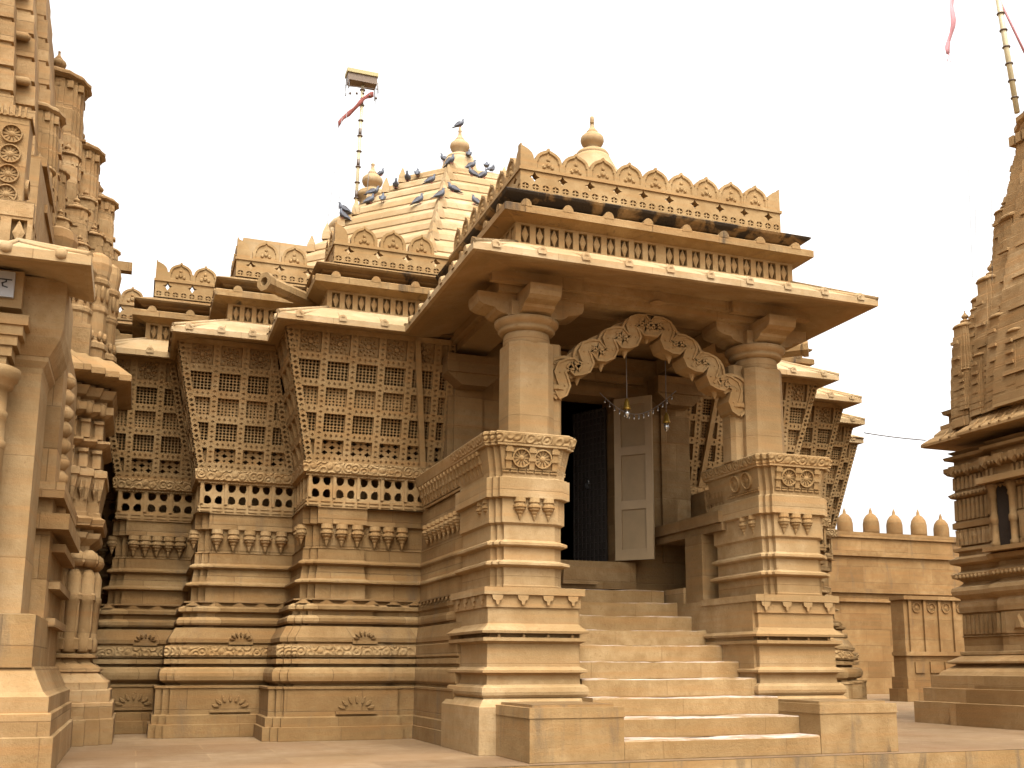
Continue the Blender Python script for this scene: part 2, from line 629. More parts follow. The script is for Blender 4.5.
# ================================================================== GROUND
mb = MB()
mb.poly([(-60, -.17, 0), (60, -.17, 0), (60, 60, 0), (-60, 60, 0)])
o = struct(mb.build('courtyard_floor', 'floor'))
mb = MB()
mb.box(-60, 60, -.17, .3, -.9, -.004)
struct(mb.build('platform_edge', 'block'))
mb = MB()
mb.poly([(-400, -400, -.75), (400, -400, -.75), (400, 400, -.75), (-400, 400, -.75)])
struct(mb.build('ground', 'floor'))

# ================================================================== MAIN TEMPLE
temple = thing('sandstone_temple', 'carved golden sandstone temple hall with stair porch, pierced screens and pyramid roof', 'temple', (0, 4, 0))

# plan lines (left half; the right half is its mirror)
BX = [-3.58, -4.83, -5.86, -6.85]        # outer ends of the bays, slab line
BY = [4.12, 5.2, 6.32, 7.5]
FX = [-3.4, -4.58, -5.62, -6.6]          # frieze line of the roof
FY = [4.12, 5.14, 6.42, 7.75]
F = [(-1.806, 1.17), (-1.806, FY[0])]
for k in range(4):
    F.append((FX[k], FY[k]))
    F.append((FX[k], FY[k+1] if k < 3 else 13))
# F[0]=porch front corner .. F[1] inner corner, F[2] bay1 corner, F[3] inner, F[4] bay2 corner ...
FF = [(0, 1.17)]+F                        # with the middle of the porch front

# slab polyline with rib jogs at the outer corners
def slab_poly():
    P = []
    xin = -2.05
    for k in range(4):
        x, y = BX[k], BY[k]
        if k == 0:
            P += [(-1.7, y+.07), (-2.78, y+.07), (-2.78, y)]
        else:
            P += [(BX[k-1], y+.0)]
        P += [(x+.17, y), (x+.17, y+.06), (x+.085, y+.06), (x+.085, y+.12), (x, y+.12)]
        xin = x
    P.append((BX[3], 13))
    return P
SP = slab_poly()
# index ranges of each bay in SP
RNG = []
i = 0
for k in range(4):
    n = 8 if k == 0 else 6
    RNG.append((i, min(i+n, len(SP)-1)))
    i += n

DADO = [(.43, 0), (.43, .16), (.40, .165), (.40, .27), (.37, .285), (.37, .60), (.385, .605), (.385, .63), (.25, .635), (.25, .66),
        (.29, .67), (.325, .70), (.335, .75), (.335, .79), (.32, .835), (.28, .86), (.20, .865), (.20, .90), (.29, .905), (.29, .96),
        (.22, .965), (.22, .985), (.28, .99), (.285, 1.13), (.22, 1.14), (.22, 1.16), (.25, 1.17), (.25, 1.22), (.17, 1.36), (.08, 1.365),
        (.08, 1.39), (.15, 1.395), (.165, 1.42), (.165, 1.46), (.14, 1.49), (.09, 1.50), (.09, 1.545), (.15, 1.57), (.15, 1.61),
        (.10, 1.635), (.10, 1.642), (.03, 1.645), (.03, 1.684), (.085, 1.688), (.085, 1.704), (.0, 1.712), (.0, 1.89), (.08, 1.91), (.08, 1.93), (.0, 1.965), (-.02, 2.12),
        (.04, 2.15), (.04, 2.17), (-.02, 2.205), (-.02, 2.34), (-.01, 2.345), (-.05, 2.36), (-.05, 2.64), (0, 2.66), (0, 2.87), (-.03, 2.88), (-.3, 2.885)]

Z_FR0, Z_FR1 = 2.87, 3.27
Z_J0, Z_J1 = 3.45, 5.08
OFF_J = .36

# carved hanging bud, shared by all copies
budm = MB()
budm.lathe(0, 0, [(.02, 0), (.062, 0), (.066, -.05), (.052, -.056), (.056, -.075), (.074, -.08), (.074, -.105), (.056, -.11), (.06, -.13), (.036, -.15),
                  (.036, -.165), (.02, -.185), (.022, -.195), (.008, -.235), (.002, -.245)], 12, False)
bud0 = None
def put_bud(parent, x, y, z, s=1.0):
    global bud0
    if bud0 is None:
        bud0 = budm.build('carved_bud', 'carved')
        bud0.parent = parent
        bud0.location = Vector((x, y, z))-base_of(parent)
        bud0.scale = (s, s, s)
        return
    c = linkcopy(bud0, parent, (x, y, z))
    c.scale = (s, s, s)

for sx in (1, -1):
    for k in range(4):
        a, b = RNG[k]
        mb = MB(sx)
        sweep(mb, SP, DADO, a, b)
        x, y = BX[k], BY[k]
        xin = -2.05 if k == 0 else BX[k-1]
        # leaf dentils on the cushion, small motifs on the plinth
        n = int((xin-x)/.27)
        for i in range(n+1):
            u = x+.02+(xin-x-.1)*i/n
            mb.loft([[(u-w_, y-d_, z_) for w_, z_ in ((-.09, 1.643), (.09, 1.643), (.02, 1.687), (-.02, 1.687))] for d_ in (.0, .082)])
        for cx_, z_, w_, off_ in (((x+xin)/2-.1, .36, .26, .37), ((x+xin)/2, 1.20, .16, .262)):
            for q in range(7):                      # fan-shaped ornament of seven petals
                an = math.pi*(q+.5)/7
                px_, pz_ = cx_+w_*.7*math.cos(an), z_+w_*.45*math.sin(an)
                tt = Fr((px_, y-off_-.004, pz_), (1, 0, 0), (0, -.25 if z_ > 1 else 0, 1), (0, -1, 0))
                rr = w_*.2
                ring = [(rr*(1.25*math.cos(an)*math.cos(2*math.pi*j/8)-.5*math.sin(an)*math.sin(2*math.pi*j/8)), rr*(1.25*math.sin(an)*math.cos(2*math.pi*j/8)+.5*math.cos(an)*math.sin(2*math.pi*j/8))) for j in range(8)]
                mb.loft([[tt(p, w, -.03) for p, w in ring], [tt(p*.6, w*.6, .016) for p, w in ring]])
            mb.box(cx_-w_*.95, cx_+w_*.95, y-off_-.035, y-off_+.05, z_-.055, z_-.02)
        base = mb.build('moulded_base', 'stone', temple)
        # scroll carved strip, proud of the base
        mb = MB(sx)
        sweep(mb, SP, [(.284, 1.005), (.292, 1.01), (.292, 1.115), (.284, 1.12)], a, b)
        mb.build('scroll_band', 'scroll', base)
        if sx > 0 or k < 2:
            us = []
            if k == 0:
                us = [-2.30, -2.48, -2.66, -2.90, -3.1, -3.29]
            else:
                nn = 5
                us = [xin-.14-(xin-x-.42)*q/(nn-1) for q in range(nn)]
            for u in us:
                put_bud(base, u*sx, y-.0+(.07 if k == 0 and u > -2.75 else 0), 2.65, 1.15)
            for q in range(2):
                put_bud(base, (x-.0)*sx, y+.2+.2*q, 2.65)
        # pierced frieze: front and side
        mb = MB(sx)
        T = Fr((x+.03, y+.03, Z_FR0), (1, 0, 0), (0, 0, 1), (0, -1, 0))
        dado_frieze(mb, T, 0, (xin-.02-x) if k else 1.86, .01, Z_FR1-Z_FR0)
        yn = BY[k+1] if k < 3 else 9.5
        T = Fr((x+.03, yn+.0, Z_FR0), (0, -1, 0), (0, 0, 1), (-1, 0, 0))
        dado_frieze(mb, T, 0, yn-y-.03, .01, Z_FR1-Z_FR0)
        fr_ = mb.build('pierced_frieze', 'carved', temple)
        # scroll course carrying the screen
        Q = [(xin if k else -1.72, y), (x, y), (x, yn)]
        mb = MB(sx)
        sweep(mb, Q, [(-.04, Z_FR1), (.0, Z_FR1), (.0, Z_FR1+.02), (.035, Z_FR1+.04), (.05, Z_J0-.01), (.03, Z_J0), (-.06, Z_J0)])
        mb.build('scroll_course', 'scroll', fr_)
        # leaning pierced screens
        H = math.hypot(Z_J1-Z_J0, OFF_J)
        sl = OFF_J/H
        mb = MB(sx)
        Vv = Vector((0, -OFF_J, Z_J1-Z_J0)).normalized()
        T = Fr((0, y-.01, Z_J0), (1, 0, 0), Vv, Vector((1, 0, 0)).cross(Vv))
        uL = (lambda v, x=x: x-.01-v*sl)
        uR = (lambda v: -1.74) if k == 0 else (lambda v, xi=xin: xi-.01-v*sl)
        jali(mb, T, uL, uR, H, u0=x+.13, fine=(k < 3), bl=True, brt=True)
        if k == 0:
            # slanting post where the porch side meets the screen
            pa = [(-2.07-v*sl*.55, v) for v in (0, H)]
            mb.loft([[T(pa[0][0]-.035, 0, -.02), T(pa[0][0]+.035, 0, -.02), T(pa[0][0]+.035, 0, .05), T(pa[0][0]-.035, 0, .05)],
                     [T(pa[1][0]-.035, H, -.02), T(pa[1][0]+.035, H, -.02), T(pa[1][0]+.035, H, .05), T(pa[1][0]-.035, H, .05)]])
        mb.build('pierced_screen', 'carved', temple)
        mb = MB(sx)
        Vv = Vector((-OFF_J, 0, Z_J1-Z_J0)).normalized()
        Uu = Vector((0, -1, 0))
        T = Fr((x-.01, 0, Z_J0), Uu, Vv, Uu.cross(Vv))
        jali(mb, T, (lambda v, yn=yn: -yn+v*sl), (lambda v, y=y: -y+.01+v*sl), H, u0=-y-.2, fine=False, bl=False, brt=True)
        mb.build('pierced_screen', 'carved', temple)

# walls added close behind the screens, so that the openings stay dark
mb = MB()
CW = []
for k in range(4):
    CW += [(-1.3 if k == 0 else BX[k-1]+.42, BY[k]+.42), (BX[k]+.42, BY[k]+.42)]
CW.append((BX[3]+.42, 13))
for sx in (1, -1):
    m2 = MB(sx)
    sweep(m2, CW, [(0, 2.6), (0, 5.3)])
    sweep(m2, CW, [(.44, 2.86), (0, 2.86)])
    sweep(m2, CW, [(.9, 5.17), (0, 5.17)])
    m2.build('added_backing_wall', 'inner', temple)

# ------------------------------------------------------------------ eaves, attic, parapets
EAVE_TOP = [(-.02, 5.52), (.10, 5.47), (.68, 5.16), (.70, 5.15), (.70, 5.075), (.66, 5.065)]
EAVE_BOT = [(.66, 5.065), (.30, 5.14), (.0, 5.20), (-.5, 5.21)]
sections = [('porch_front', 0, 1), ('porch_side', 1, 2), ('bay', 2, 4), ('bay', 4, 6), ('bay', 6, 8), ('bay', 8, 10)]
merl0 = None
def merlon_mesh():
    h = merlon_shape()
    pts = [(-x, z) for x, z in reversed(h)]+[(x, z) for x, z in h[1:]]
    mb = MB()
    a = [(x, -.04, z) for x, z in pts]
    b = [(x, .05, z) for x, z in pts]
    ia, ib = [mb.v(*p) for p in a], [mb.v(*p) for p in b]
    n = len(ia)
    inner = [mb.v(x*.80, -.04, .02+z*.80) for x, z in pts]
    ind = [mb.v(x*.72, -.022, .028+z*.72) for x, z in pts]
    for i in range(n-1):
        mb.f(ia[i], ib[i], ib[i+1], ia[i+1])
        mb.f(ia[i], ia[i+1], inner[i+1], inner[i])
        mb.f(inner[i], inner[i+1], ind[i+1], ind[i])
    mb.f(ia[0], inner[0], inner[-1], ia[-1])
    mb.f(inner[0], ind[0], ind[-1], inner[-1])
    mb.f(*ind)
    mb.f(*reversed(ib))
    for x, z, r in ((0, .09, .035), (-.05, .06, .026), (.05, .06, .026), (0, .15, .024)):
        ring = [(x+r*math.cos(2*math.pi*j/8), z+r*1.3*math.sin(2*math.pi*j/8)) for j in range(8)]
        mb.loft([[(p, -.022, q) for p, q in ring], [(x+(p-x)*.5, -.044, z+(q-z)*.5) for p, q in ring]])
    return mb
merl_mb = merlon_mesh()

def put_merlon(parent, x, y, z, rz):
    global merl0
    z += random.uniform(-.012, .008)
    rz += random.uniform(-.03, .03)
    if merl0 is None:
        merl0 = merl_mb.build('merlon', 'carved')
        merl0.parent = parent
        merl0.location = Vector((x, y, z))-base_of(parent)
        merl0.rotation_euler = (0, 0, rz)
        return
    linkcopy(merl0, parent, (x, y, z), rz)

ZP0, ZP1, ZP2 = 6.20, 6.44, 6.475
def roof_section(sx, i0, i1, porch, first):
    mb = MB(sx)
    sweep(mb, FF, EAVE_TOP, i0, i1)
    # roll ribs running down the eave, with a knob at the edge
    e_in, e_out = offs(FF, -.02), offs(FF, .70)
    for s in range(i0, i1):
        A, B, a, b = Vector(e_out[s]), Vector(e_out[s+1]), Vector(e_in[s]), Vector(e_in[s+1])
        L = (B-A).length
        n = max(1, int(round(L/.47)))
        d = (b-a)
        if d.length < .05:
            continue
        dn = d.normalized()
        nrm = Vector((-dn.y, dn.x))
        for q in range(n):
            pos = A+(B-A)*((q+.5)/n)
            # foot on the inner line, kept within the hips
            tt = (pos-a).dot(dn)
            tt = min(max(tt, 0), d.length)
            top = a+dn*tt
            P0 = Vector((pos.x, pos.y, 5.15))
            P1 = Vector((top.x, top.y, 5.50))
            mb.tube([P0+Vector((nrm.x, nrm.y, 0))*.012, P0*.5+P1*.5, P1], [.03, .022, .016], 6)
            kb = [(pos.x+nrm.x*.015+.05*math.cos(t_)*dn.x, pos.y+nrm.y*.015+.05*math.cos(t_)*dn.y, 5.145+.055*math.sin(t_)) for t_ in [math.pi*j/6 for j in range(-1, 8)]]
            kb2 = [(p[0]-nrm.x*.05, p[1]-nrm.y*.05, p[2]+.02) for p in kb]
            mb.loft([kb, kb2])
    for s in range(i0, i1+1):       # hips and valleys
        if 0 < s < len(FF)-1:
            mb.tube([(e_out[s][0], e_out[s][1], 5.16), (e_in[s][0], e_in[s][1], 5.52)], .028, 6)
    eave = mb.build('stone_eave', 'roof', temple)
    mb = MB(sx)
    sweep(mb, FF, EAVE_BOT, i0, i1)
    mb.build('eave_soffit', 'smooth', eave)
    # attic frieze
    mb = MB(sx)
    for s in range(i0, i1):
        A, B = Vector(FF[s]), Vector(FF[s+1])
        d = (A-B).normalized()
        L = (B-A).length
        T = Fr((B.x, B.y, 0), (d.x, d.y, 0), (0, 0, 1), (-(-d).y, (-d).x, 0))
        frieze_row(mb, T, .03, L-.03, 5.50, 5.76)
        rect(mb, T, 0, .03, 5.50, 5.76)
        rect(mb, T, L-.03, L, 5.50, 5.76)
    sweep(mb, FF, [(-.2, 5.455), (.015, 5.46), (.015, 5.50), (0, 5.502)], i0, i1)
    mb.build('attic_frieze', 'carved', temple)
    # cornice and stained drip course
    mb = MB(sx)
    sweep(mb, FF, [(0, 5.758), (.02, 5.762), (.07, 5.775), (.16, 5.80), (.19, 5.803), (.19, 5.885), (.17, 5.90), (-.02, 5.93), (-.04, 5.95), (-.04, 5.99)], i0, i1)
    eo = offs(FF, .19)
    for s in range(i0, i1):
        A, B = Vector(eo[s]), Vector(eo[s+1])
        L = (B-A).length
        n = max(1, int(round(L/.5)))
        dn = (B-A).normalized()
        nr = Vector((-dn.y, dn.x))
        for q in range(n):
            p = A+(B-A)*((q+.5)/n)
            ring = [(p.x+nr.x*.004+.065*math.cos(t_)*dn.x, p.y+nr.y*.004+.065*math.cos(t_)*dn.y, 5.875+.085*math.sin(t_)) for t_ in [math.pi*j/6 for j in range(7)]]
            mb.loft([ring, [(c[0]-nr.x*.14, c[1]-nr.y*.14, c[2]-.0) for c in ring]])
    cor = mb.build('cornice', 'mossy', temple)
    mb = MB(sx)
    sweep(mb, FF, [(-.04, 5.955), (-.02, 5.96), (.06, 5.98), (.16, 6.035), (.18, 6.06), (.16, 6.075), (-.06, 6.17)], i0, i1)
    mb.build('drip_course', 'lichen' if porch else 'mossy', cor)
    # pierced parapet
    off = -.085
    pp = offs(FF, off)
    mb = MB(sx)
    for s in range(i0, i1):
        A, B = Vector(pp[s]), Vector(pp[s+1])
        d = (A-B).normalized()
        L = (B-A).length
        nrm = (-(-d).y, (-d).x, 0)
        T = Fr((B.x, B.y, 0), (d.x, d.y, 0), (0, 0, 1), nrm)
        parapet_panel(mb, T, 0, L, ZP0, ZP1)
        # inner skin, pierced the same way
        n = max(1, int(round(L/.36)))
        w = L/n
        for q in range(n):
            a = q*w
            qq = w*.20
            rect(mb, T, a, a+w/2-qq, ZP0-.1, ZP1, -.1)
            rect(mb, T, a+w/2+qq, a+w, ZP0-.1, ZP1, -.1)
            rect(mb, T, a+w/2-qq, a+w/2+qq, ZP0-.1, ZP0+.1, -.1)
    sweep(mb, FF, [(off-.10, ZP1), (off+.018, ZP1), (off+.018, ZP2), (off-.10, ZP2)], i0, i1)
    par = mb.build('parapet', 'carved', temple)
    for s in range(i0, i1):
        A, B = Vector(pp[s]), Vector(pp[s+1])
        L = (B-A).length
        n = max(1, int(round(L/.36)))
        if s == 0:
            n = 5
        d = (B-A).normalized()
        nr = Vector((-d.y, d.x))
        ang = math.atan2(nr.y*1, nr.x)+math.pi/2
        if L < .5:
            continue
        rngq = range(0 if (s == 0 and sx > 0) else 1, n+1)
        for q in rngq:
            if s >= 1 and q == n and s % 2 == 1:   # inner corner
                continue
            if s == 0 and q == n:
                continue
            if s % 2 == 0 and q == n and s > 0:
                continue
            p = A+(B-A)*(q/n)-nr*.04
            put_merlon(par, p.x*sx, p.y, ZP2, ang if sx > 0 else -ang)
        # corner merlon, two folded halves
        if s % 2 == 0:
            mm = MB(sx)
            h = merlon_shape()
            c = Vector(pp[s+1])
            dd = [(-d), Vector((nr.x, nr.y))*-1]
            for D_, N_ in ((-d, nr), (-nr, d)):
                hh_ = h if D_ is not None and (D_+d).length < .01 else [(.0905, .233)]+[q_ for q_ in h if q_[0] > .095]
                f_ = [(c.x+D_.x*x, c.y+D_.y*x, ZP2+z) for x, z in hh_]+[(c.x+D_.x*hh_[0][0], c.y+D_.y*hh_[0][0], ZP2)]
                b_ = [(p[0]-N_.x*.09, p[1]-N_.y*.09, p[2]) for p in f_]
                mm.loft([f_, b_])
            mm.build('merlon', 'carved', par)
    return par

for sx in (1, -1):
    roof_section(sx, 0, 1, True, True)
    roof_section(sx, 1, 2, True, False)
    for k in range(4):
        roof_section(sx, 2+2*k, min(4+2*k, len(FF)-1), False, False)

# roof decks
mb = MB()
mb.poly([(-1.85, 1.15, 6.10), (1.85, 1.15, 6.10), (1.85, 4.3, 6.10), (-1.85, 4.3, 6.10)])
for k in range(4):
    mb.poly([(FX[k]-.02, FY[k]-.02, 6.10+.003*k), (-FX[k]+.02, FY[k]-.02, 6.10+.003*k), (-FX[k]+.02, 13, 6.10+.003*k), (FX[k]-.02, 13, 6.10+.003*k)])
mb.build('roof_deck', 'roof', temple)

def kalasha(mb, cx, cy, z, s, n=20):
    """pot finial: collar, pot, lip, bud"""
    mb.lathe(cx, cy, [(.75*s, 0), (.95*s, .1*s), (1.0*s, .25*s), (.9*s, .42*s), (.55*s, .5*s), (.5*s, .62*s), (.38*s, .72*s), (.40*s, .82*s), (.62*s, .98*s),
                      (.70*s, 1.2*s), (.66*s, 1.42*s), (.45*s, 1.62*s), (.30*s, 1.70*s), (.34*s, 1.78*s), (.26*s, 1.86*s), (.13*s, 2.1*s), (.10*s, 2.35*s),
                      (.14*s, 2.42*s), (.10*s, 2.5*s), (.02*s, 2.52*s)], n, True, z)

# big stepped pyramid roof, eight-sided
mb = MB()
PC = (0, 9.8)
def oct_ring(r, z, cx=PC[0], cy=PC[1]):
    return [(cx+r*math.sin(R(22.5+45*i)), cy-r*math.cos(R(22.5+45*i)), z) for i in range(8)]
steps = 13
prof = []
for i in range(steps):
    t0, t1 = i/steps, (i+1)/steps
    z0, z1 = 6.1+t0*4.15, 6.1+t1*4.15
    rad = lambda z: max(.5, 5.05-(z-6.1)*.93-.22*max(0, z-9.4))
    prof += [(rad(z0)+.0, z0), (rad(z0)+.012, z0+.02), (rad(z0)-.03, z0+.13), (rad(z0)-.08, z0+.17), (rad(z1)+.03, z1-.02)]
mb.loft([oct_ring(r, z) for r, z in prof], True)
# spurs standing along the hips
for i in range(8):
    for q in range(3, steps):
        z = 6.1+q/steps*4.15
        r = rad(z)
        an = R(22.5+45*i)
        x, y = PC[0]+r*math.sin(an), PC[1]-r*math.cos(an)
        mb.lathe(x, y, [(.11, -.02), (.09, .12), (.012, .30)], 4, False, z, rot=R(45*i+22.5))
pyr = mb.build('pyramid_roof', 'roof', temple)
mb = MB()
mb.lathe(PC[0], PC[1], [(.55, 0), (.50, .16), (.40, .3), (.36, .42), (.33, .55), (.30, .62)], 24, True, 10.22)
kalasha(mb, PC[0], PC[1], 10.80, .285)
mb.lathe(PC[0], PC[1], [(.03, 0), (.028, .12)], 8, True, 11.45)
mb.build('finial', 'roof', pyr)
# second turret further back
mb = MB()
TX, TY = -1.02, 13.5
mb.lathe(TX, TY, [(1.25, 0), (1.2, .5), (1.05, .6), (1.1, .75), (.95, .85), (.9, 1.4)], 16, False, 9.1)
mb.lathe(TX, TY, [(.95, 1.4), (1.0, 1.5), (.95, 1.62), (.62, 1.7), (.66, 1.78), (.45, 1.9), (.42, 2.05)], 20, True, 9.1)
for i in range(20):
    an = 2*math.pi*i/20
    mb.lathe(TX+.97*math.cos(an), TY+.97*math.sin(an), [(.05, -.25), (.06, -.05), (.05, .0)], 6, False, 10.5)
tur = mb.build('roof_turret', 'roof', temple)
mb = MB()
mb.lathe(TX, TY, [(.42, 0), (.3, .1), (.28, .3), (.36, .36), (.36, .44), (.25, .5)], 20, True, 11.1)
kalasha(mb, TX, TY, 11.47, .345)
mb.build('finial', 'roof', tur)
mb = MB()
mb.box(-4, 4, 11, 16, 6.1, 9.1)
mb.build('rear_roof_block', 'roof', temple)
# porch dome
mb = MB()
DC = (.02, 3.2)
mb.lathe(DC[0], DC[1], [(1.25, 0), (1.2, .3), (1.1, .4), (1.02, .7), (.88, .78), (.82, 1.0), (.66, 1.07), (.56, 1.24), (.46, 1.32), (.34, 1.5), (.26, 1.66), (.24, 1.70)], 24, True, 6.1)
dome = mb.build('porch_dome', 'roof', temple)
mb = MB()
kalasha(mb, DC[0], DC[1], 7.77, .235)
mb.lathe(DC[0], DC[1], [(.03, 0), (.03, .1), (.02, .12)], 8, True, 8.30)
mb.build('finial', 'roof', dome)

# water spouts in the re-entrant corners
for sx in (1, -1):
    mb = MB(sx)
    A, B = Vector((-3.3, 5.0, 5.80)), Vector((-4.2, 4.3, 5.83))
    d = (B-A).normalized()
    w = Vector((-d.y, d.x, 0)).normalized()
    u_ = w.cross(d)
    sec = [(.105*math.cos(R(22.5+45*i)), .105*math.sin(R(22.5+45*i))) for i in range(8)]
    mb.loft([[tuple(p+w*a+u_*b) for a, b in sec] for p in (A, A+(B-A)*.9)]+[[tuple(B-d*.07+w*a*1.25+u_*b*1.25) for a, b in sec],
            [tuple(B+w*a*1.25+u_*b*1.25) for a, b in sec], [tuple(B+w*a*.6+u_*b*.6) for a, b in sec], [tuple(B-d*.12+w*a*.5+u_*b*.5) for a, b in sec]])
    mb.build('water_spout', 'mossy', temple)

# ------------------------------------------------------------------ porch
def jogrect(x0, x1, y0, y1, j, front_left=True, front_right=True, nj=2):
    """closed plan, starting front right, going left, then back (outward normals outside)"""
    P = []
    if front_right:
        for q in range(nj):
            P += [(x1-j*q, y0+j*(nj-q)), (x1-j*(q+1), y0+j*(nj-q))]
        P += [(x1-j*nj, y0)]
    else:
        P += [(x1, y0)]
    if front_left:
        P += [(x0+j*nj, y0)]
        for q in range(nj):
            P += [(x0+j*(nj-q), y0+j*(q+1)), (x0+j*(nj-q-1), y0+j*(q+1))]
    else:
        P += [(x0, y0)]
    P += [(x0, y1), (x1, y1)]
    out = [P[0]]
    for p in P[1:]:
        if abs(p[0]-out[-1][0])+abs(p[1]-out[-1][1]) > 1e-4:
            out.append(p)
    return out

def wheel(mb, T, cu, cv, r):
    """pierced wheel: rim, hub, twelve spokes over a sunk roundel"""
    n = 24
    ring = lambda rr, nn: [T(cu+rr*math.cos(2*math.pi*i/n), cv+rr*math.sin(2*math.pi*i/n), nn) for i in range(n)]
    ids = [[mb.v(*p) for p in ring(*q)] for q in ((r*1.12, 0), (r*1.08, .03), (r*.95, .03), (r*.92, -.10))]
    for a, b in zip(ids, ids[1:]):
        for i in range(n):
            j = (i+1) % n
            mb.f(a[i], a[j], b[j], b[i])
    mb.f(*ids[-1])
    for i in range(12):
        a = 2*math.pi*i/12
        d, w = (math.cos(a), math.sin(a)), (-math.sin(a), math.cos(a))
        q = [(cu+d[0]*rr+w[0]*ww, cv+d[1]*rr+w[1]*ww) for rr, ww in ((r*.2, -.006), (r*.94, -.0105), (r*.94, .0105), (r*.2, .006))]
        mb.loft([[T(x, y, -.10) for x, y in q], [T(x, y, .008) for x, y in q]])
    k = 12
    hub = [(cu+r*.34*math.cos(2*math.pi*i/k), cv+r*.34*math.sin(2*math.pi*i/k)) for i in range(k)]
    mb.loft([[T(x, y, -.10) for x, y in hub], [T(x, y, .012) for x, y in hub], [T(cu+(x-cu)*.4, cv+(y-cv)*.4, .022) for x, y in hub]])

for sx in (1, -1):
    # base block and lower pedestal
    mb = MB(sx)
    low = [(-1.08, 1.08), (-2.13, 1.08), (-2.13, 2.28), (-1.08, 2.28)]
    sweep(mb, low, [(.10, 0), (.10, .47), (.09, .48), (.04, .545), (.02, .555), (.035, .56), (.055, .585), (.06, .615), (.05, .66), (.02, .685), (-.01, .69), (-.02, .78),
                    (.0, .80), (.05, .81), (.05, .835), (-.015, .87), (-.02, 1.10), (.02, 1.12), (.045, 1.13), (.045, 1.165), (-.05, 1.17), (-.05, 1.205),
                    (.06, 1.21), (.065, 1.235), (.01, 1.275), (-.02, 1.31), (-.02, 1.47), (.0, 1.475), (.0, 1.60), (.035, 1.605), (.035, 1.68), (-.12, 1.69)], closed=True)
    for q in range(4):          # leaf pendants
        u = -2.08+.28*q+.06
        for T in (Fr((u, 1.078, 1.6), (1, 0, 0), (0, 0, 1), (0, -1, 0)), Fr((-2.122, 1.2+.3*q, 1.6), (0, -1, 0), (0, 0, 1), (-1, 0, 0))):
            mb.loft([[T(x, z, n) for x, z in ((-.06, 0), (.06, 0), (.05, -.045), (.02, -.06), (.012, -.1), (-.012, -.1), (-.02, -.06), (-.05, -.045))] for n in (0, .03)])
    for q in range(4):
        mb.lathe(-2.0+.27*q, 1.06, [(.02, 0), (.014, .03), (.004, .045)], 6, True, 1.165)
    lowo = mb.build('pedestal', 'smooth', temple)
    # upper pedestal
    mb = MB(sx)
    upr = jogrect(-2.05, -1.26, 1.10, 2.24, .055)
    sweep(mb, upr, [(0, 1.68), (.005, 1.70), (0, 1.71), (0, 1.89), (.06, 1.905), (.075, 1.915), (.075, 1.94), (0, 1.97), (0, 2.10), (.045, 2.115), (.055, 2.125), (.055, 2.15),
                    (0, 2.18), (0, 2.335), (.03, 2.36), (.03, 2.61), (.075, 2.625), (.075, 2.83), (.04, 2.84), (.03, 2.85), (.03, 2.9),
                    (.075, 3.16), (.11, 3.17), (.11, 3.19), (.135, 3.30), (.12, 3.315), (-.2, 3.325)], closed=True)
    uo = mb.build('pedestal_shaft', 'smooth', temple)
    # carved wheel frieze on its front and inner side
    mb = MB(sx)
    Vv = Vector((0, -.045, .26)).normalized()
    T = Fr((-1.37, 1.065, 2.9), (-1, 0, 0), Vv, (0, -1, -.17))
    for cu in (.165, .405):
        m2 = MB(sx)
        wheel(m2, T, cu, .15, .095)
        m2.build('carved_wheel', 'carved', uo)
    for cu in (.025, .285, .545):
        slabp(mb, T, cu-.03, cu+.03, .03, .27, -.01, .02)
        slabp(mb, T, cu-.042, cu+.042, .21, .25, -.01, .035)
        slabp(mb, T, cu-.042, cu+.042, .12, .15, -.01, .035)
    for cu in [.09*i+.03 for i in range(7)]:
        slabp(mb, T, cu-.038, cu+.038, -.005, .012, -.01, .014)
        slabp(mb, T, cu-.038, cu+.038, .022, .036, -.01, .014)
    mb.build('wheel_frieze', 'carved', uo)
    mb = MB(sx)
    Vv = Vector((.045, 0, .26)).normalized()
    T = Fr((-1.23, 1.3, 2.9), (0, 1, 0), Vv, (1, 0, -.17))
    for cu in (.1, .36):
        m2 = MB(sx)
        wheel(m2, T, cu, .15, .095)
        m2.build('carved_wheel', 'carved', uo)
    for cu in [.09*i-.08 for i in range(8)]:
        slabp(mb, T, cu-.038, cu+.038, -.005, .012, -.01, .014)
        slabp(mb, T, cu-.038, cu+.038, .022, .036, -.01, .014)
    mb.build('wheel_frieze', 'carved', uo)
    mb = MB(sx)
    sweep(mb, upr, [(.113, 3.195), (.118, 3.2), (.138, 3.285), (.134, 3.29)], closed=True)
    mb.build('scroll_band', 'scroll', uo)
    for x_, y_ in ((-1.78, 1.06), (-1.62, 1.06), (-1.46, 1.06), (-1.24, 1.35), (-1.24, 1.55), (-2.05, 1.30), (-2.05, 1.5)):
        put_bud(uo, x_*sx, y_, 2.625, .98)
    # side wall of the porch with its leaning seat back
    side = [(-2.043, 2.05), (-2.043, 4.3)]
    mb = MB(sx)
    sweep(mb, side, [(-.5, 0)]+[(o_*.40, z_) for o_, z_ in DADO[:-2]]+[(-.5, 2.88)], caps=True)
    for q in range(11):
        yy = 2.4+.17*q
        mb.poly([(-2.07, yy-.08, 1.662), (-2.14, yy-.05, 1.667), (-2.15, yy, 1.62), (-2.14, yy+.05, 1.667), (-2.07, yy+.08, 1.662)])
    so = mb.build('side_wall', 'stone', temple)
    for q in range(8):
        put_bud(so, -2.06*sx, 2.42+.2*q, 2.65, 1.0)
    mb = MB(sx)
    sweep(mb, side, [(-.02, 2.87), (-.02, 2.93), (.06, 3.18), (.09, 3.19), (.12, 3.31), (.10, 3.33), (-.08, 3.33), (-.12, 3.2), (-.14, 2.87)])
    Vv = Vector((-.08, 0, .25)).normalized()
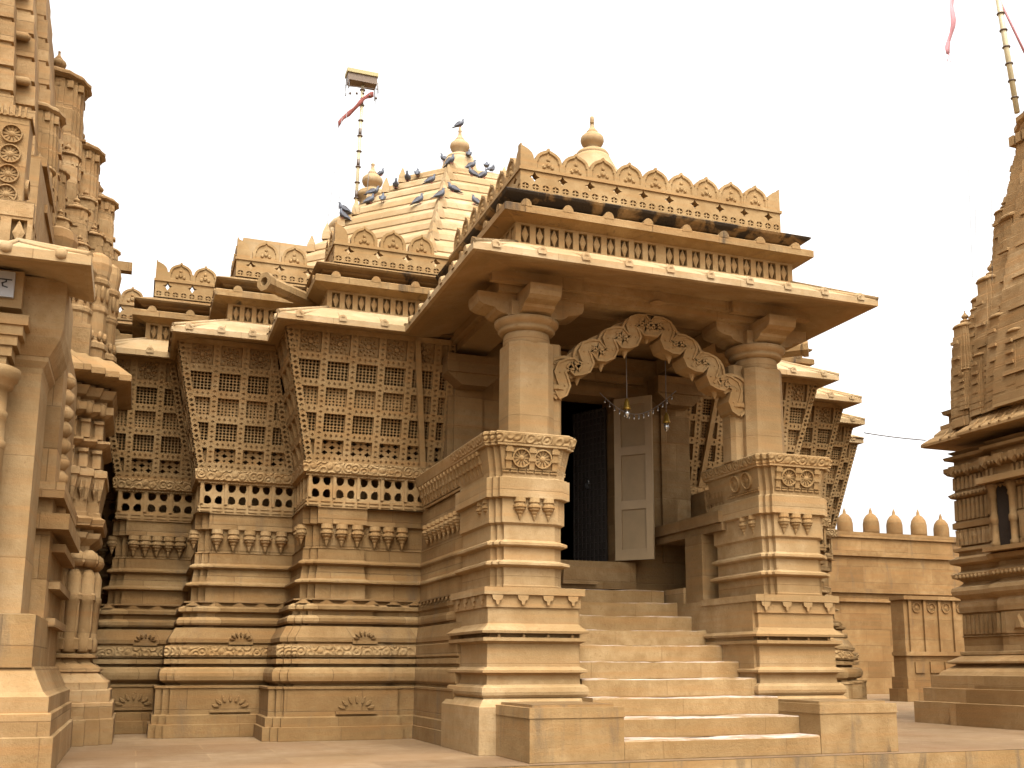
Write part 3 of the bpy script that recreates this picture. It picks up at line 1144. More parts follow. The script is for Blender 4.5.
    T = Fr((-2.062, 1.95, 2.93), (0, 1, 0), Vv, (-1, 0, -.3))
    for q in range(18):
        u = -.52+.145*q
        slabp(mb, T, u-.03, u+.03, .0, .25, -.06, .025)
        slabp(mb, T, u-.042, u+.042, .2, .24, -.06, .04)
        slabp(mb, T, u-.042, u+.042, .1, .13, -.06, .04)
        slabp(mb, T, u+.045, u+.115, .03, .2, -.06, .014)
        slabp(mb, T, u-.07, u+.07, -.045, -.02, -.06, .03)
    mb.build('seat_back', 'carved', temple)
    # flanking block beside the bottom steps
    mb = MB(sx)
    mb.box(-2.05, -1.1, 0, 1.01, 0, .40)
    mb.box(-2.058, -1.092, -.008, 1.01, .40, .495, .006)
    mb.box(-1.99, -1.16, .10, 1.0, .495, .52)
    mb.build('flank_block', 'block', temple)
    # stair cheek wall and the bench behind it
    mb = MB(sx)
    mb.box(-2.0, -1.10, 2.55, 4.0, 0, 1.665)
    mb.box(-1.9, -1.104, 1.9, 2.6, 0, 1.66)
    mb.box(-1.98, -1.106, 2.87, 3.95, 1.6, 1.872)
    mb.box(-1.13, -1.064, 1.16, 3.95, .3, 1.664)
    mb.build('stair_cheek', 'smooth', temple)
    mb = MB(sx)
    mb.box(-2.0, -1.12, 1.95, 3.75, 2.62, 2.76)
    mb.box(-2.0, -1.16, 1.95, 3.72, 2.52, 2.618)
    mb.box(-1.42, -1.14, 2.42, 2.86, 1.665, 2.52)
    mb.box(-1.99, -1.8, 1.9, 3.9, 1.666, 2.52)
    T = Fr((-1.24, 2.0, 2.765), (0, 1, 0), (.12, 0, 1), (1, 0, 0))
    slabp(mb, T, 0, .45, 0, .32, -.08, -.02)
    for q in range(5):
        for w in range(2):
            hole(mb, T, .045+.09*q, .08+.15*w, .045, .075, (.6,), .05, .0, True)
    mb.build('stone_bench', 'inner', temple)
    # column, capital, bracket
    cxx, cyy = -1.512, 1.62
    mb = MB(sx)
    c_, h_ = .10, .268
    sec = [(h_, -h_+c_), (h_, h_-c_), (h_-c_, h_), (-h_+c_, h_), (-h_, h_-c_), (-h_, -h_+c_), (-h_+c_, -h_), (h_-c_, -h_)]
    mb.loft([[(cxx+x*k_, cyy+y*k_, z_) for x, y in sec] for z_, k_ in ((3.31, 1.0), (4.45, .985))], True)
    mb.lathe(cxx, cyy, [(.268, 4.44), (.27, 4.5), (.262, 4.56), (.25, 4.60)], 28, True)
    # slim engaged shaft on the inner side
    mb.loft([[(cxx+.30+x*.4, cyy+.05+y*.55, z_) for x, y in sec] for z_ in (3.31, 4.5)], True)
    col = mb.build('column', 'smooth', temple)
    mb = MB(sx)
    mb.lathe(cxx, cyy, [(.25, 4.585), (.31, 4.60), (.33, 4.625), (.31, 4.65), (.335, 4.66), (.37, 4.70), (.37, 4.735), (.30, 4.75)], 28, True)
    for ax in (0, 1):
        for sg in (-1, 1):
            prof = [(.0, 4.735), (.27, 4.735), (.29, 4.76), (.36, 4.775), (.42, 4.80), (.44, 4.83), (.56, 4.85), (.62, 4.88), (.64, 4.93), (.64, 5.0), (.0, 5.0)]
            w_ = .185
            if ax == 0:
                mb.loft([[(cxx+sg*x, cyy+k_*w_, z) for x, z in prof] for k_ in (-1, 1)])
            else:
                mb.loft([[(cxx+k_*w_, cyy+sg*x, z) for x, z in prof] for k_ in (-1, 1)])
    mb.box(cxx-.27, cxx+.27, cyy-.27, cyy+.27, 4.74, 4.905)
    mb.build('capital', 'smooth', col)
    # half-round wall bracket behind
    mb = MB(sx)
    mb.box(-1.72, -1.33, 3.84, 3.9, 2.3, 4.5)
    mb.box(-1.9, -1.15, 3.55, 3.88, 4.66, 4.9)
    mb.loft([[(x, y, z) for x, z in ((-1.9, 4.66), (-1.7, 4.50), (-1.35, 4.50), (-1.15, 4.66))] for y in (3.58, 3.87)])
    mb.build('wall_pilaster', 'inner', temple)

# architraves and ceiling of the porch
mb = MB()
mb.box(-1.93, 1.93, 1.36, 1.82, 5.0, 5.235)
mb.box(-2.0, 2.0, 1.28, 1.36, 5.09, 5.232)
for sx in (-1, 1):
    mb.box(min(sx*1.3, sx*1.72), max(sx*1.3, sx*1.72), 1.82, 4.0, 5.0, 5.225)
    mb.box(min(sx*1.72, sx*1.80), max(sx*1.72, sx*1.80), 1.36, 4.0, 5.09, 5.222)
    mb.box(min(sx*.97, sx*2.06), max(sx*.97, sx*2.06), 1.22, 1.30, 5.06, 5.228)
mb.lathe(.0, 1.30, [(.09, -.05), (.07, -.03), (.0, -.06)], 8, True, 5.12)
mb.build('architrave', 'smooth', temple)
mb = MB()
mb.box(-1.9, 1.9, 1.3, 4.1, 5.24, 5.3)
for q in range(5):          # corbelled ceiling courses
    mb.box(-1.25+.0*q, 1.25, 1.84+.0, 2.0, 5.04+.01*q, 5.06+.01*q) if q == 0 else None
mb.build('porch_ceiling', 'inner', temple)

# door wall
mb = MB()
DW = .60
mb.box(-1.8, -DW-.16, 3.88, 4.3, 1.9, 5.2)
mb.box(DW+.16, 1.8, 3.88, 4.3, 1.9, 5.2)
mb.box(-DW-.16, DW+.16, 3.88, 4.3, 4.72, 5.2)
mb.box(-1.05, 1.05, 3.80, 3.88, 4.80, 4.92)
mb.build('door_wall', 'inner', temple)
mb = MB()
for s_ in (-1, 1):
    mb.box(min(s_*DW, s_*(DW+.16)), max(s_*DW, s_*(DW+.16)), 3.82, 4.25, 2.27, 4.72)
mb.box(-DW-.16, DW+.16, 3.81, 4.24, 4.58, 4.722)
mb.box(-DW-.25, DW+.25, 3.74, 4.3, 1.9, 2.27)
mb.box(-.25, .25, 3.66, 3.75, 1.95, 2.18, .02)
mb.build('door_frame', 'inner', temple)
# the dark hall inside
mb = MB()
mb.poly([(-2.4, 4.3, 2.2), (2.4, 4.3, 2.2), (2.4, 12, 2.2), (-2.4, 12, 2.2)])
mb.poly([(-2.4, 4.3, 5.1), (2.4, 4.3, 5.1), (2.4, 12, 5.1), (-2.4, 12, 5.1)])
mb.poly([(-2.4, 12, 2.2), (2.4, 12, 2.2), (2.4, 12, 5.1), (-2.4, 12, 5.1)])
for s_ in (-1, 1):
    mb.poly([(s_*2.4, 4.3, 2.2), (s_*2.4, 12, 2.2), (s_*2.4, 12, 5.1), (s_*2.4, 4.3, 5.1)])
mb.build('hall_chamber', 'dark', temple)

# panelled door leaf, swung out at the right jamb
def leaf(name, hx, hy, ang, w, z0, z1, mat, parent, panels=3):
    d = Vector((math.cos(ang), math.sin(ang), 0))
    n = Vector((d.y, -d.x, 0))
    T = Fr((hx, hy, 0), d, (0, 0, 1), n)
    mb = MB()
    st = .10
    slabp(mb, T, 0, st, z0, z1, -.03, .012)
    slabp(mb, T, w-st, w, z0, z1, -.03, .012)
    hgt = (z1-z0)
    zs = [z0+hgt*i/panels for i in range(panels+1)]
    for i, z in enumerate(zs):
        a, b = (z, z+.15) if i == 0 else ((z-.1, z) if i == panels else (z-.06, z+.06))
        slabp(mb, T, st, w-st, a, b, -.03, .010)
    o = mb.build(name, mat, parent)
    mb = MB()
    slabp(mb, T, st*.9, w-st*.9, z0+.02, z1-.02, -.024, -.018)
    mb.build('door_panel', 'dpanel', o)
    return o
leaf('door_leaf', .58, 3.80, R(-48), .56, 2.29, 4.55, 'door', temple)
# dark grille leaf standing inside the opening
mb = MB()
T = Fr((.56, 4.05, 0), Vector((-.42, .9, 0)).normalized(), (0, 0, 1), Vector((-.9, -.42, 0)).normalized())
for q in range(9):
    slabp(mb, T, .075*q, .075*q+.02, 2.3, 4.5, -.01, .01)
for q in range(24):
    slabp(mb, T, 0, .62, 2.3+.094*q, 2.318+.094*q, -.008, .008)
rect(mb, T, 0, .62, 2.3, 4.5, -.02)
gr = mb.build('door_grille', 'iron', temple)
mb = MB()
slabp(mb, T, .30, .36, 3.36, 3.44, .01, .04)
mb.tube([T(.31, 3.44, .02), T(.315, 3.48, .02), T(.345, 3.48, .02), T(.35, 3.44, .02)], .006)
mb.build('padlock', 'glass', gr)

# cusped arch between the columns
def arch():
    mb = MB()
    y0, y1 = 1.52, 1.70
    cusp = [(-1.20, 3.92), (-.905, 4.235), (-.60, 4.43), (-.295, 4.62), (0, 4.80)]
    cusp += [(-x, z) for x, z in reversed(cusp[:-1])]
    # lobes: half rings springing from cusp to cusp
    for lob, ((xa, za), (xb, zb)) in enumerate(zip(cusp, cusp[1:])):
        m = Vector(((xa+xb)/2, (za+zb)/2))
        dv = Vector((xb-xa, zb-za))
        L = dv.length
        up_ = Vector((-dv.y, dv.x)).normalized()
        dn = dv.normalized()
        K = 14
        bands = [(.20, .47, .0), (.47, .60, .022), (.60, .66, -.02), (.66, .86, .008), (.86, .97, .03)]
        for r0, r1, h in bands:
            ring = []
            for i in range(K+1):
                a = math.pi*(-.06+1.12*i/K)
                ring.append((m+dn*(-math.cos(a))*L*.66*r1+up_*math.sin(a)*L*.74*r1, m+dn*(-math.cos(a))*L*.66*r0+up_*math.sin(a)*L*.74*r0))
            h = h+.0035*lob
            rows = []
            for o_, i_ in ring:
                rows.append([(o_.x, y0-h, o_.y), (i_.x, y0-h, i_.y), (i_.x, y1+h, i_.y), (o_.x, y1+h, o_.y)])
            mb.loft(rows, True)
        for i in range(1, 11):          # bead row
            a = math.pi*i/11
            p = m+dn*(-math.cos(a))*L*.66*.76+up_*math.sin(a)*L*.74*.77
            mb.lathe(p.x, y0-.012, [(.004, -.012), (.015, 0), (.004, .012)], 6, True, p.y)
    # thick web joining the lobes
    top = []
    bot = []
    rib = []
    N = 96
    for i in range(N+1):
        t = i/N
        q = t*(len(cusp)-1)
        k = min(int(q), len(cusp)-2)
        f_ = q-k
        x = cusp[k][0]*(1-f_)+cusp[k+1][0]*f_
        z = cusp[k][1]*(1-f_)+cusp[k+1][1]*f_
        bow = math.sin(math.pi*f_)
        top.append((x, z+.27+.03*bow))
        bot.append((x, z-.08+.10*bow))
        a = 2*math.pi*f_
        rib.append(Vector((x+.06*math.sin(2*a), z+.09-.10*math.cos(a))))
    rows = [[(a[0], y0+.03, a[1]), (b[0], y0+.03, b[1]), (b[0], y1-.03, b[1]), (a[0], y1-.03, a[1])] for a, b in zip(top, bot)]
    mb.loft(rows, True)
    # winding ribbon in front, with raised rims and a row of beads
    for w0, w1, hh in ((-.076, -.052, .058), (-.052, .052, .042), (.052, .076, .058)):
        rows = []
        for i, p in enumerate(rib):
            d = (rib[min(i+1, N)]-rib[max(i-1, 0)]).normalized()
            n = Vector((-d.y, d.x))
            a, b = p+n*w0, p+n*w1
            rows.append([(a.x, y0-hh, a.y), (b.x, y0-hh, b.y), (b.x, y1+hh, b.y), (a.x, y1+hh, a.y)])
        mb.loft(rows, True)
    for i in range(2, N, 2):
        p = rib[i]
        mb.lathe(p.x, y0-.042, [(.004, -.012), (.014, 0), (.004, .012)], 6, True, p.y)
    for x, z in cusp[:]:                # bud pendants at the cusps
        s = 1.1 if abs(x) < 1.1 else 1.4
        dz = 0 if abs(x) > .01 else .03
        mb.lathe(x if abs(x) < 1.1 else x*.985, (y0+y1)/2-.02, [(.06*s, .2), (.06*s, .13), (.095*s, .12), (.10*s, .07), (.075*s, .055), (.08*s, .02), (.058*s, -.01), (.064*s, -.03), (.035*s, -.06), (.03*s, -.085), (.006, -.13*s)], 12, False, z+dz-.03)
    # crowning leaf
    mb.lathe(0, (y0+y1)/2, [(.13, 0), (.11, .04), (.03, .075)], 12, True, 4.985)
    return mb
arch().build('cusped_arch', 'carved', temple)

# staircase
NS = 10
RISE = .187
mb = MB()
mb.box(-1.05, 1.05, 3.3, 3.9, 0, 1.6)
stair = mb.build('staircase', 'step', temple)
for i in range(NS):
    y = -.0 if i == 0 else .37*i
    w = 1.095 if i < 3 else 1.06
    mb = MB()
    j = random.uniform(-.006, .006)
    z0, z1 = RISE*i+(0.002 if i == 0 else -.01), RISE*(i+1)
    if i == 0:
        y = .0
    # slightly worn, uneven nosing
    xs = [-w+2*w*q/14 for q in range(15)]
    sec = []
    for x in xs:
        e = random.uniform(-.009, .009)
        dz = random.uniform(-.009, .003)-.014*max(0, 1-abs(x)/.7)
        sec.append([(x, y+j+e*.4, z0), (x, y+j+e, z1-.018), (x, y+j+e+.016, z1+dz), (x, y+.5, z1+dz), (x, y+.5, z0)])
    mb.loft(sec, True)
    mb.build('step', 'step', stair)

# ================================================================== LEFT SHRINE
LS = thing('sandstone_shrine', 'neighbouring sandstone shrine at the left edge with clustered spires and moulded wall', 'shrine', (-8, 5, 0))
# body wall, seen end-on: jogged corner
LB = [(-9.5, 3.9), (-6.42, 3.9), (-6.42, 4.02), (-6.27, 4.02), (-6.27, 4.14), (-6.12, 4.14), (-6.12, 4.26), (-5.98, 4.26), (-5.98, 5.3), (-8.0, 5.3)][::-1]
mb = MB()
sweep(mb, LB, [(.33, 0), (.33, .28), (.32, .285), (.31, .29), (.31, .46), (.28, .465), (.27, .47), (.27, .60), (.24, .61), (.24, .69), (.22, .70), (.17, .74), (.10, .82), (.05, .84)])
mb.build('plinth', 'left', LS)
mb = MB()
sweep(mb, LB, [(.05, .80), (.14, .81), (.14, .84), (.03, .92), (.01, .96), (.08, .97), (.08, 1.0), (.0, 1.02), (0, 1.06), (.035, 1.065), (.035, 1.18), (.0, 1.2), (.01, 1.3), (.01, 1.62), (.03, 1.64),
               (.03, 1.7), (.01, 1.72), (.01, 1.9), (-.02, 1.98), (-.05, 2.0), (-.05, 2.02), (0, 2.03), (.03, 2.07), (.035, 2.12), (.02, 2.18), (-.02, 2.2), (-.08, 2.21), (-.08, 2.28),
               (.02, 2.36), (.04, 2.42), (-.05, 2.43), (-.05, 2.47), (.06, 2.50), (.08, 2.58), (.04, 2.60), (.02, 2.62), (.02, 2.66), (.0, 2.67), (.0, 2.8), (.04, 3.08), (.06, 3.09),
               (.06, 3.17), (.02, 3.18), (-.02, 3.2), (-.02, 3.44), (.02, 3.46), (.07, 3.5), (.07, 3.53), (-.02, 3.54), (-.02, 3.8), (.02, 3.82), (.08, 3.86), (.08, 3.95), (0, 3.96), (.0, 4.02),
               (.06, 4.05), (.10, 4.15), (.0, 4.16), (0, 4.2), (.22, 4.24), (.26, 4.26), (.26, 4.33), (.12, 4.46), (.02, 4.55), (-.1, 4.56)])
wl = mb.build('moulded_wall', 'left', LS)
for k_, x in enumerate((-6.345, -6.195, -6.05)):
    y = LB[2*k_+1+1][1] if False else (4.02, 4.14, 4.26)[k_]
    for zc in (2.93,):       # lozenge band
        mb = MB()
        T = Fr((x, y-.03, zc), (1, 0, 0), (0, -.12, 1), (0, -1, -.1))
        mb.loft([[T(-.035, 0, 0), T(0, -.12, 0), T(.035, 0, 0), T(0, .12, 0)], [T(-.01, 0, .05), T(0, -.05, .05), T(.01, 0, .05), T(0, .05, .05)]])
        for s_ in (-1, 1):
            slabp(mb, T, s_*.062-.012, s_*.062+.012, -.12, .12, -.02, .02)
        mb.build('wall_carving', 'left', wl)
    for zc in (3.3, 3.66):
        mb = MB()
        mb.box(x-.045, x+.045, y-.02, y+.05, zc-.1, zc+.1)
        mb.box(x-.055, x+.055, y-.05, y+.05, zc+.08, zc+.12)
        mb.build('wall_carving', 'left', wl)
    for zc in (3.9,):
        mb = MB()
        mb.lathe(x+.02, y-.09, [(.02, -.08), (.05, -.05), (.05, .05), (.02, .08)], 10, True, zc)
        mb.box(x-.05, x+.07, y-.09, y+.02, zc-.06, zc+.06)
        mb.build('wall_carving', 'left', wl)
    for zc in (2.12,):
        mb = MB()
        mb.lathe(x, y-.0, [(.04, -.1), (.09, -.05), (.1, 0), (.09, .05), (.04, .1)], 12, True, zc)
        mb.build('wall_carving', 'left', wl)
for x, y in ((-6.345, 4.05), (-6.195, 4.17), (-6.05, 4.29), (-5.99, 4.62), (-5.99, 4.86)):
    mb = MB()
    mb.lathe(x, y, [(.075, 1.03), (.085, 1.05), (.085, 1.18), (.07, 1.2), (.075, 1.3), (.082, 1.6), (.095, 1.62), (.095, 1.68), (.082, 1.7), (.082, 1.92), (.05, 1.99)], 14, True)
    mb.build('wall_shaft', 'left', wl)
    mb = MB()
    mb.lathe(x, y-.02, [(.04, -.085), (.085, -.05), (.1, 0), (.085, .05), (.04, .085)], 14, True, 2.11)
    mb.build('wall_boss', 'left', wl)
# porch pier with stepped base in front
mb = MB()
LP = [(-9.5, .5), (-6.12, .5), (-6.12, 3.95)][::-1]
sweep(mb, LP, [(.06, 0), (.06, .29), (.055, .295), (.03, .30), (.03, .48), (.025, .485), (0, .49), (0, .62), (-.02, .63), (-.05, .66), (-.10, .76), (-.14, .85), (-.16, .87), (-.4, .88)])
mb.build('porch_plinth', 'left', LS)
mb = MB()
LQ = [(-9.5, .62), (-6.28, .62), (-6.28, 2.2)][::-1]
sweep(mb, LQ, [(0, .86), (0, 1.30), (-.05, 1.31), (-.3, 1.32)])
mb.build('pier_base', 'block', LS)
mb = MB()
LR = [(-9.5, .85), (-6.42, .85), (-6.42, 1.6), (-6.8, 1.6)][::-1]
sweep(mb, LR, [(0, 1.31), (0, 3.45), (.01, 3.5), (.05, 3.56), (.05, 3.6), (.10, 3.68), (.14, 3.76), (.16, 3.86), (.16, 4.3)])
pier = mb.build('pier', 'smooth', LS)
mb = MB()
mb.lathe(-6.80, .62, [(.16, 1.3), (.16, 2.7), (.17, 2.72), (.17, 2.76), (.155, 2.78), (.155, 2.95), (.165, 2.97), (.165, 3.02), (.15, 3.04), (.15, 3.22), (.19, 3.24), (.19, 3.28), (.22, 3.3), (.24, 3.36), (.24, 3.40), (.2, 3.42)], 20, True)
for q in range(5):
    o_ = .04+.07*q
    mb.box(-7.2, -6.70+o_*.55, .56-o_*.3, .84+o_*.1, 3.42+.09*q, 3.51+.09*q)
mb.build('porch_column', 'smooth', LS)
# carved lattice end of the porch, seen edge-on
mb = MB()
for q in range(9):
    z = 1.9+.17*q
    mb.lathe(-6.32, 2.3+.0*q, [(.05, -.09), (.1, -.03), (.1, .03), (.05, .09)], 8, True, z+.5)
for q in range(3):
    mb.box(-6.5, -6.22+.02*q, 2.0, 3.9, 1.25+.36*q, 1.33+.36*q)
mb.box(-6.6, -6.3, 1.7, 3.9, .86, 4.1)
mb.box(-6.5, -6.14, 1.6, 3.9, 2.15, 2.3)
mb.box(-6.5, -6.2, 1.6, 3.9, 2.45, 2.6)
mb.build('porch_flank', 'left', LS)
# porch eave
LE = [(-6.70, 1.05), (-6.70, .72), (-9.5, .72)]
mb = MB()
sweep(mb, LE, [(0, 4.62), (.1, 4.58), (.64, 4.345), (.66, 4.335), (.66, 4.25), (.62, 4.24), (.3, 4.30), (-.2, 4.36)], caps=True)
for q in range(6):
    x = -6.28-.42*q
    mb.tube([(x, .07, 4.34), (min(x, -6.7), .72, 4.63)], [.03, .018], 6)
    mb.lathe(x, .075, [(.02, -.05), (.05, -.03), (.05, .03), (.02, .05)], 8, True, 4.32)
mb.tube([(-6.05, .07, 4.345), (-6.7, .72, 4.63)], .03, 6)
mb.build('stone_eave', 'roof', LS)
mb = MB()
mb.box(-9.5, -6.60, .55, 1.6, 3.95, 4.285)
mb.box(-9.5, -6.40, .78, 1.6, 4.02, 4.27)
mb.box(-6.52, -6.36, 1.2, 3.9, 3.62, 4.12)
mb.build('eave_beam', 'smooth', LS)
# attic above the porch
mb = MB()
T = Fr((-9.0, .82, 0), (1, 0, 0), (0, 0, 1), (0, -1, 0))
frieze_row(mb, T, .2, 2.40, 4.60, 4.90, .22)
mb.box(-9.0, -6.6, .80, .83, 4.57, 4.61)
T2 = Fr((-6.6, .82, 0), (0, 1, 0), (0, 0, 1), (1, 0, 0))
frieze_row(mb, T2, 0, 1.6, 4.60, 4.90, .22)
mb.box(-9, -6.6, .81, .95, 4.9, 5.05)
# panel of wheel rosettes
mb.box(-9, -6.72, 1.0, 1.3, 5.05, 5.95)
T = Fr((-6.72, .998, 0), (-1, 0, 0), (0, 0, 1), (0, -1, 0))
for q in range(4):
    wheel(mb, T, .14, 5.17+.2*q, .085)
for q in range(12):
    mb.box(-6.75-.05*q-.02, -6.75-.05*q+.0, .97, 1.01, 5.95, 6.05)
mb.box(-9, -6.7, .985, 1.3, 5.948, 5.97)
T3 = Fr((-6.72, .998, 0), (0, 1, 0), (0, 0, 1), (1, 0, 0))
wheel(mb, T3, .14, 5.3, .085)
mb.build('attic', 'left', LS)

def spire(mb, cx, cy, z0, z1, hx, hy, n=16, top=.42, ribs=True, pw=2.0, nd=.035):
    sec = [(1, -.38), (1, .38), (.93, .38), (.93, .68), (.82, .68), (.82, .82), (.68, .82), (.68, .93), (.38, .93), (.38, 1), (-.38, 1), (-.38, .93), (-.68, .93), (-.68, .82),
           (-.82, .82), (-.82, .68), (-.93, .68), (-.93, .38), (-1, .38), (-1, -.38), (-.93, -.38), (-.93, -.68), (-.82, -.68), (-.82, -.82), (-.68, -.82), (-.68, -.93),
           (-.38, -.93), (-.38, -1), (.38, -1), (.38, -.93), (.68, -.93), (.68, -.82), (.82, -.82), (.82, -.68), (.93, -.68), (.93, -.38)]
    rings = []
    for i in range(n+1):
        t = i/n
        k = 1-(1-top)*t**pw
        z = z0+(z1-z0)*t
        rings.append((k, z))
        if ribs and i < n:
            dz = (z1-z0)/n
            rings[-1:] = [(k*1.0, z), (k*.995, z+dz*.78), (k*(1-nd), z+dz*.82), (k*(1-nd), z+dz*.97)]
    mb.loft([[(cx+hx*k*x, cy+hy*k*y, z) for x, y in sec] for k, z in rings], True)

def amalaka(mb, cx, cy, z, r, h, n=28):
    rings = []
    for rr, zz in ((.55, 0), (.92, .05), (1.05, .22), (1.05, .40), (.95, .58), (.72, .85), (.42, 1.12), (.36, 1.2)):
        rings.append([(cx+r*rr*(1+(.05 if i % 2 and rr > .8 else 0))*math.cos(2*math.pi*i/n), cy+r*rr*(1+(.05 if i % 2 and rr > .8 else 0))*math.sin(2*math.pi*i/n), z+h*zz) for i in range(n)])
    mb.loft(rings, True)

# mass under the spires and the main spire running out of the picture
mb = MB()
mb.box(-10, -6.25, 4.6, 5.3, 4.5, 5.1)
mb.box(-10, -6.75, 5.3, 8.6, .02, 5.1)
mb.box(-10, -6.75, 2.4, 4.7, 4.3, 6.2)
mb.build('spire_base', 'left', LS)
mb = MB()
spire(mb, -8.85, 5.6, 5.0, 15, 2.06, 2.3, 30, .3, True, 1.8)
for q in range(7):
    z = 6.7+.62*q
    t_ = (z-5)/10
    k_ = 1-.7*t_**1.8
    for xx, yy in ((-8.85+2.06*k_*.875, 5.6-2.3*k_*.70), (-8.85+2.06*k_*.70, 5.6-2.3*k_*.86)):
        mb.tube([(xx-.17, yy-.03, z), (xx-.14, yy-.03, z), (xx+.04, yy-.03, z), (xx+.07, yy-.03, z)], [.02, .055, .055, .02], 8)
    mb.loft([[(-8.85+2.06*k_*a, 5.6-2.3*k_*1.0-.07+b_, z+c_) for a, c_ in ((-.1, -.06), (.3, -.06), (.33, 0), (.3, .06), (-.1, .06))] for b_ in (0, .1)])
mb.build('main_spire', 'left', LS)
for (cx, cy, zt, r, hz) in ((-7.08, 6.6, 9.25, .40, 3.6), (-6.75, 6.9, 8.38, .33, 3.0), (-6.43, 7.2, 7.78, .25, 2.4), (-6.28, 7.9, 7.3, .17, 2.0), (-7.12, 4.9, 7.9, .30, 2.2), (-7.5, 3.4, 7.0, .34, 1.6), (-6.92, 5.35, 7.35, .19, 1.5), (-6.60, 5.55, 6.95, .16, 1.2), (-6.38, 5.9, 6.75, .14, 1.0), (-6.98, 4.4, 6.95, .17, 1.0), (-7.42, 5.9, 9.2, .24, 2.2), (-6.82, 6.2, 8.0, .16, 1.5), (-6.56, 6.5, 7.5, .14, 1.4), (-6.30, 6.6, 6.95, .12, 1.1), (-7.05, 5.9, 8.4, .17, 1.6), (-6.75, 5.1, 6.6, .13, .8), (-6.50, 5.25, 6.35, .12, .7)):
    mb = MB()
    spire(mb, cx, cy, zt-hz, zt, r*1.16, r*1.16, 9, .78, True, 2.2)
    for q in range(4):
        mb.box(cx-r*.75+r*.4*q, cx-r*.55+r*.4*q, cy-r*.98, cy-r*.8, zt-.16, zt-.06)
        mb.box(cx+r*.8, cx+r*.98, cy-r*.75+r*.4*q, cy-r*.55+r*.4*q, zt-.16, zt-.06)
    for q in range(5):          # little brackets on the faces
        z = zt-hz+hz*(.25+.13*q)
        mb.box(cx-r*.28, cx+r*.28, cy-r*1.16, cy-r*1.0, z, z+.035)
        mb.box(cx+r*1.0, cx+r*1.15, cy-r*.28, cy+r*.28, z, z+.035)
    sp = mb.build('small_spire', 'left', LS)
    mb = MB()
    amalaka(mb, cx, cy, zt-.03, r*1.12, r*.55)
    kalasha(mb, cx, cy, zt+r*.45, r*.40, 14)
    mb.build('finial', 'left', sp)
# drum-like shafts below the small spires
for (cx, cy, z0, z1, r) in ((-6.72, 4.75, 4.6, 6.3, .20), (-6.45, 4.95, 4.6, 6.0, .17), (-6.25, 5.1, 4.6, 6.15, .15), (-6.12, 5.6, 4.6, 6.2, .13)):
    mb = MB()
    h = z1-z0
    mb.lathe(cx, cy, [(r*1.35, 0), (r*1.35, .12), (r*1.1, .16), (r*1.15, .28), (r*1.3, .3), (r*1.3, .36), (r, .4), (r, h*.5), (r*1.12, h*.52), (r*1.12, h*.55), (r, h*.57), (r*.98, h*.74),
                      (r*1.14, h*.76), (r*1.14, h*.79), (r*1.0, h*.81), (r*1.2, h*.93), (r*1.05, h), (r*.5, h+.06)], 10, False, z0)
    for q in range(10):
        an = 2*math.pi*(q+.5)/10
        mb.lathe(cx+r*1.0*math.cos(an), cy+r*1.0*math.sin(an), [(.012, h*.60), (.026, h*.64), (.026, h*.70), (.008, h*.74)], 6, True, z0)
        mb.lathe(cx+r*1.05*math.cos(an), cy+r*1.05*math.sin(an), [(.012, .40), (.03, .44), (.02, .52)], 6, True, z0)
    mb.build('turret_shaft', 'left', LS)
# moulded block between spires, with projecting spout
mb = MB()
for q, (o_, z_) in enumerate(((0, 5.35), (.06, 5.45), (.0, 5.55), (.08, 5.68), (.02, 5.75), (.12, 5.9), (.16, 6.02), (.10, 6.08))):
    mb.box(-7.6, -6.88+o_, 3.35-o_, 4.6, z_-.1, z_)
mb.box(-7.6, -6.83, 3.3, 4.6, 6.08, 6.55)
mb.box(-7.65, -6.77, 3.24, 4.6, 6.5, 6.60)
mb.build('spire_balcony', 'left', LS)
mb = MB()
mb.box(-6.5, -5.85, 5.9, 6.05, 6.32, 6.45)
mb.build('water_spout', 'left', LS)

# sign plate on the shrine's porch (right end of the plate in view)
sign = thing('sign_plate', 'small white plate with black Hindi lettering fixed under the left shrine eave', 'sign', (-6.83, .53, 3.98))
mb = MB()
mb.box(-7.35, -6.665, .505, .549, 4.03, 4.26)
mb.build('plate', 'plate', sign)
mb = MB()
def stroke(pts, w=.012):
    for a, b in zip(pts, pts[1:]):
        A, B = Vector(a), Vector(b)
        d = (B-A).normalized()*w*.5
        n = Vector((-d.y, d.x))
        q = [A-d-n, B+d-n, B+d+n, A-d+n]
        mb.poly([(p.x, .502, p.y) for p in q])
zt = 4.185
stroke([(-7.2, zt), (-6.69, zt)])
for k in range(4):
    x = -6.70-.115*k
    if k == 0:       # ta
        stroke([(x-.03, zt), (x-.03, zt-.02), (x-.06, zt-.035), (x-.055, zt-.06), (x-.02, zt-.07)])
    elif k == 1:     # aa + va
        stroke([(x+.015, zt), (x+.015, zt-.08)])
        stroke([(x-.03, zt), (x-.03, zt-.08)])
        stroke([(x-.03, zt-.03), (x-.06, zt-.025), (x-.075, zt-.045), (x-.05, zt-.06), (x-.03, zt-.05)])
    else:            # la
        stroke([(x, zt), (x, zt-.08)])
        stroke([(x, zt-.03), (x-.03, zt-.025), (x-.045, zt-.06)])
        stroke([(x-.045, zt-.03), (x-.07, zt-.025), (x-.085, zt-.05), (x-.06, zt-.07)])
mb.build('lettering', 'ink', sign)

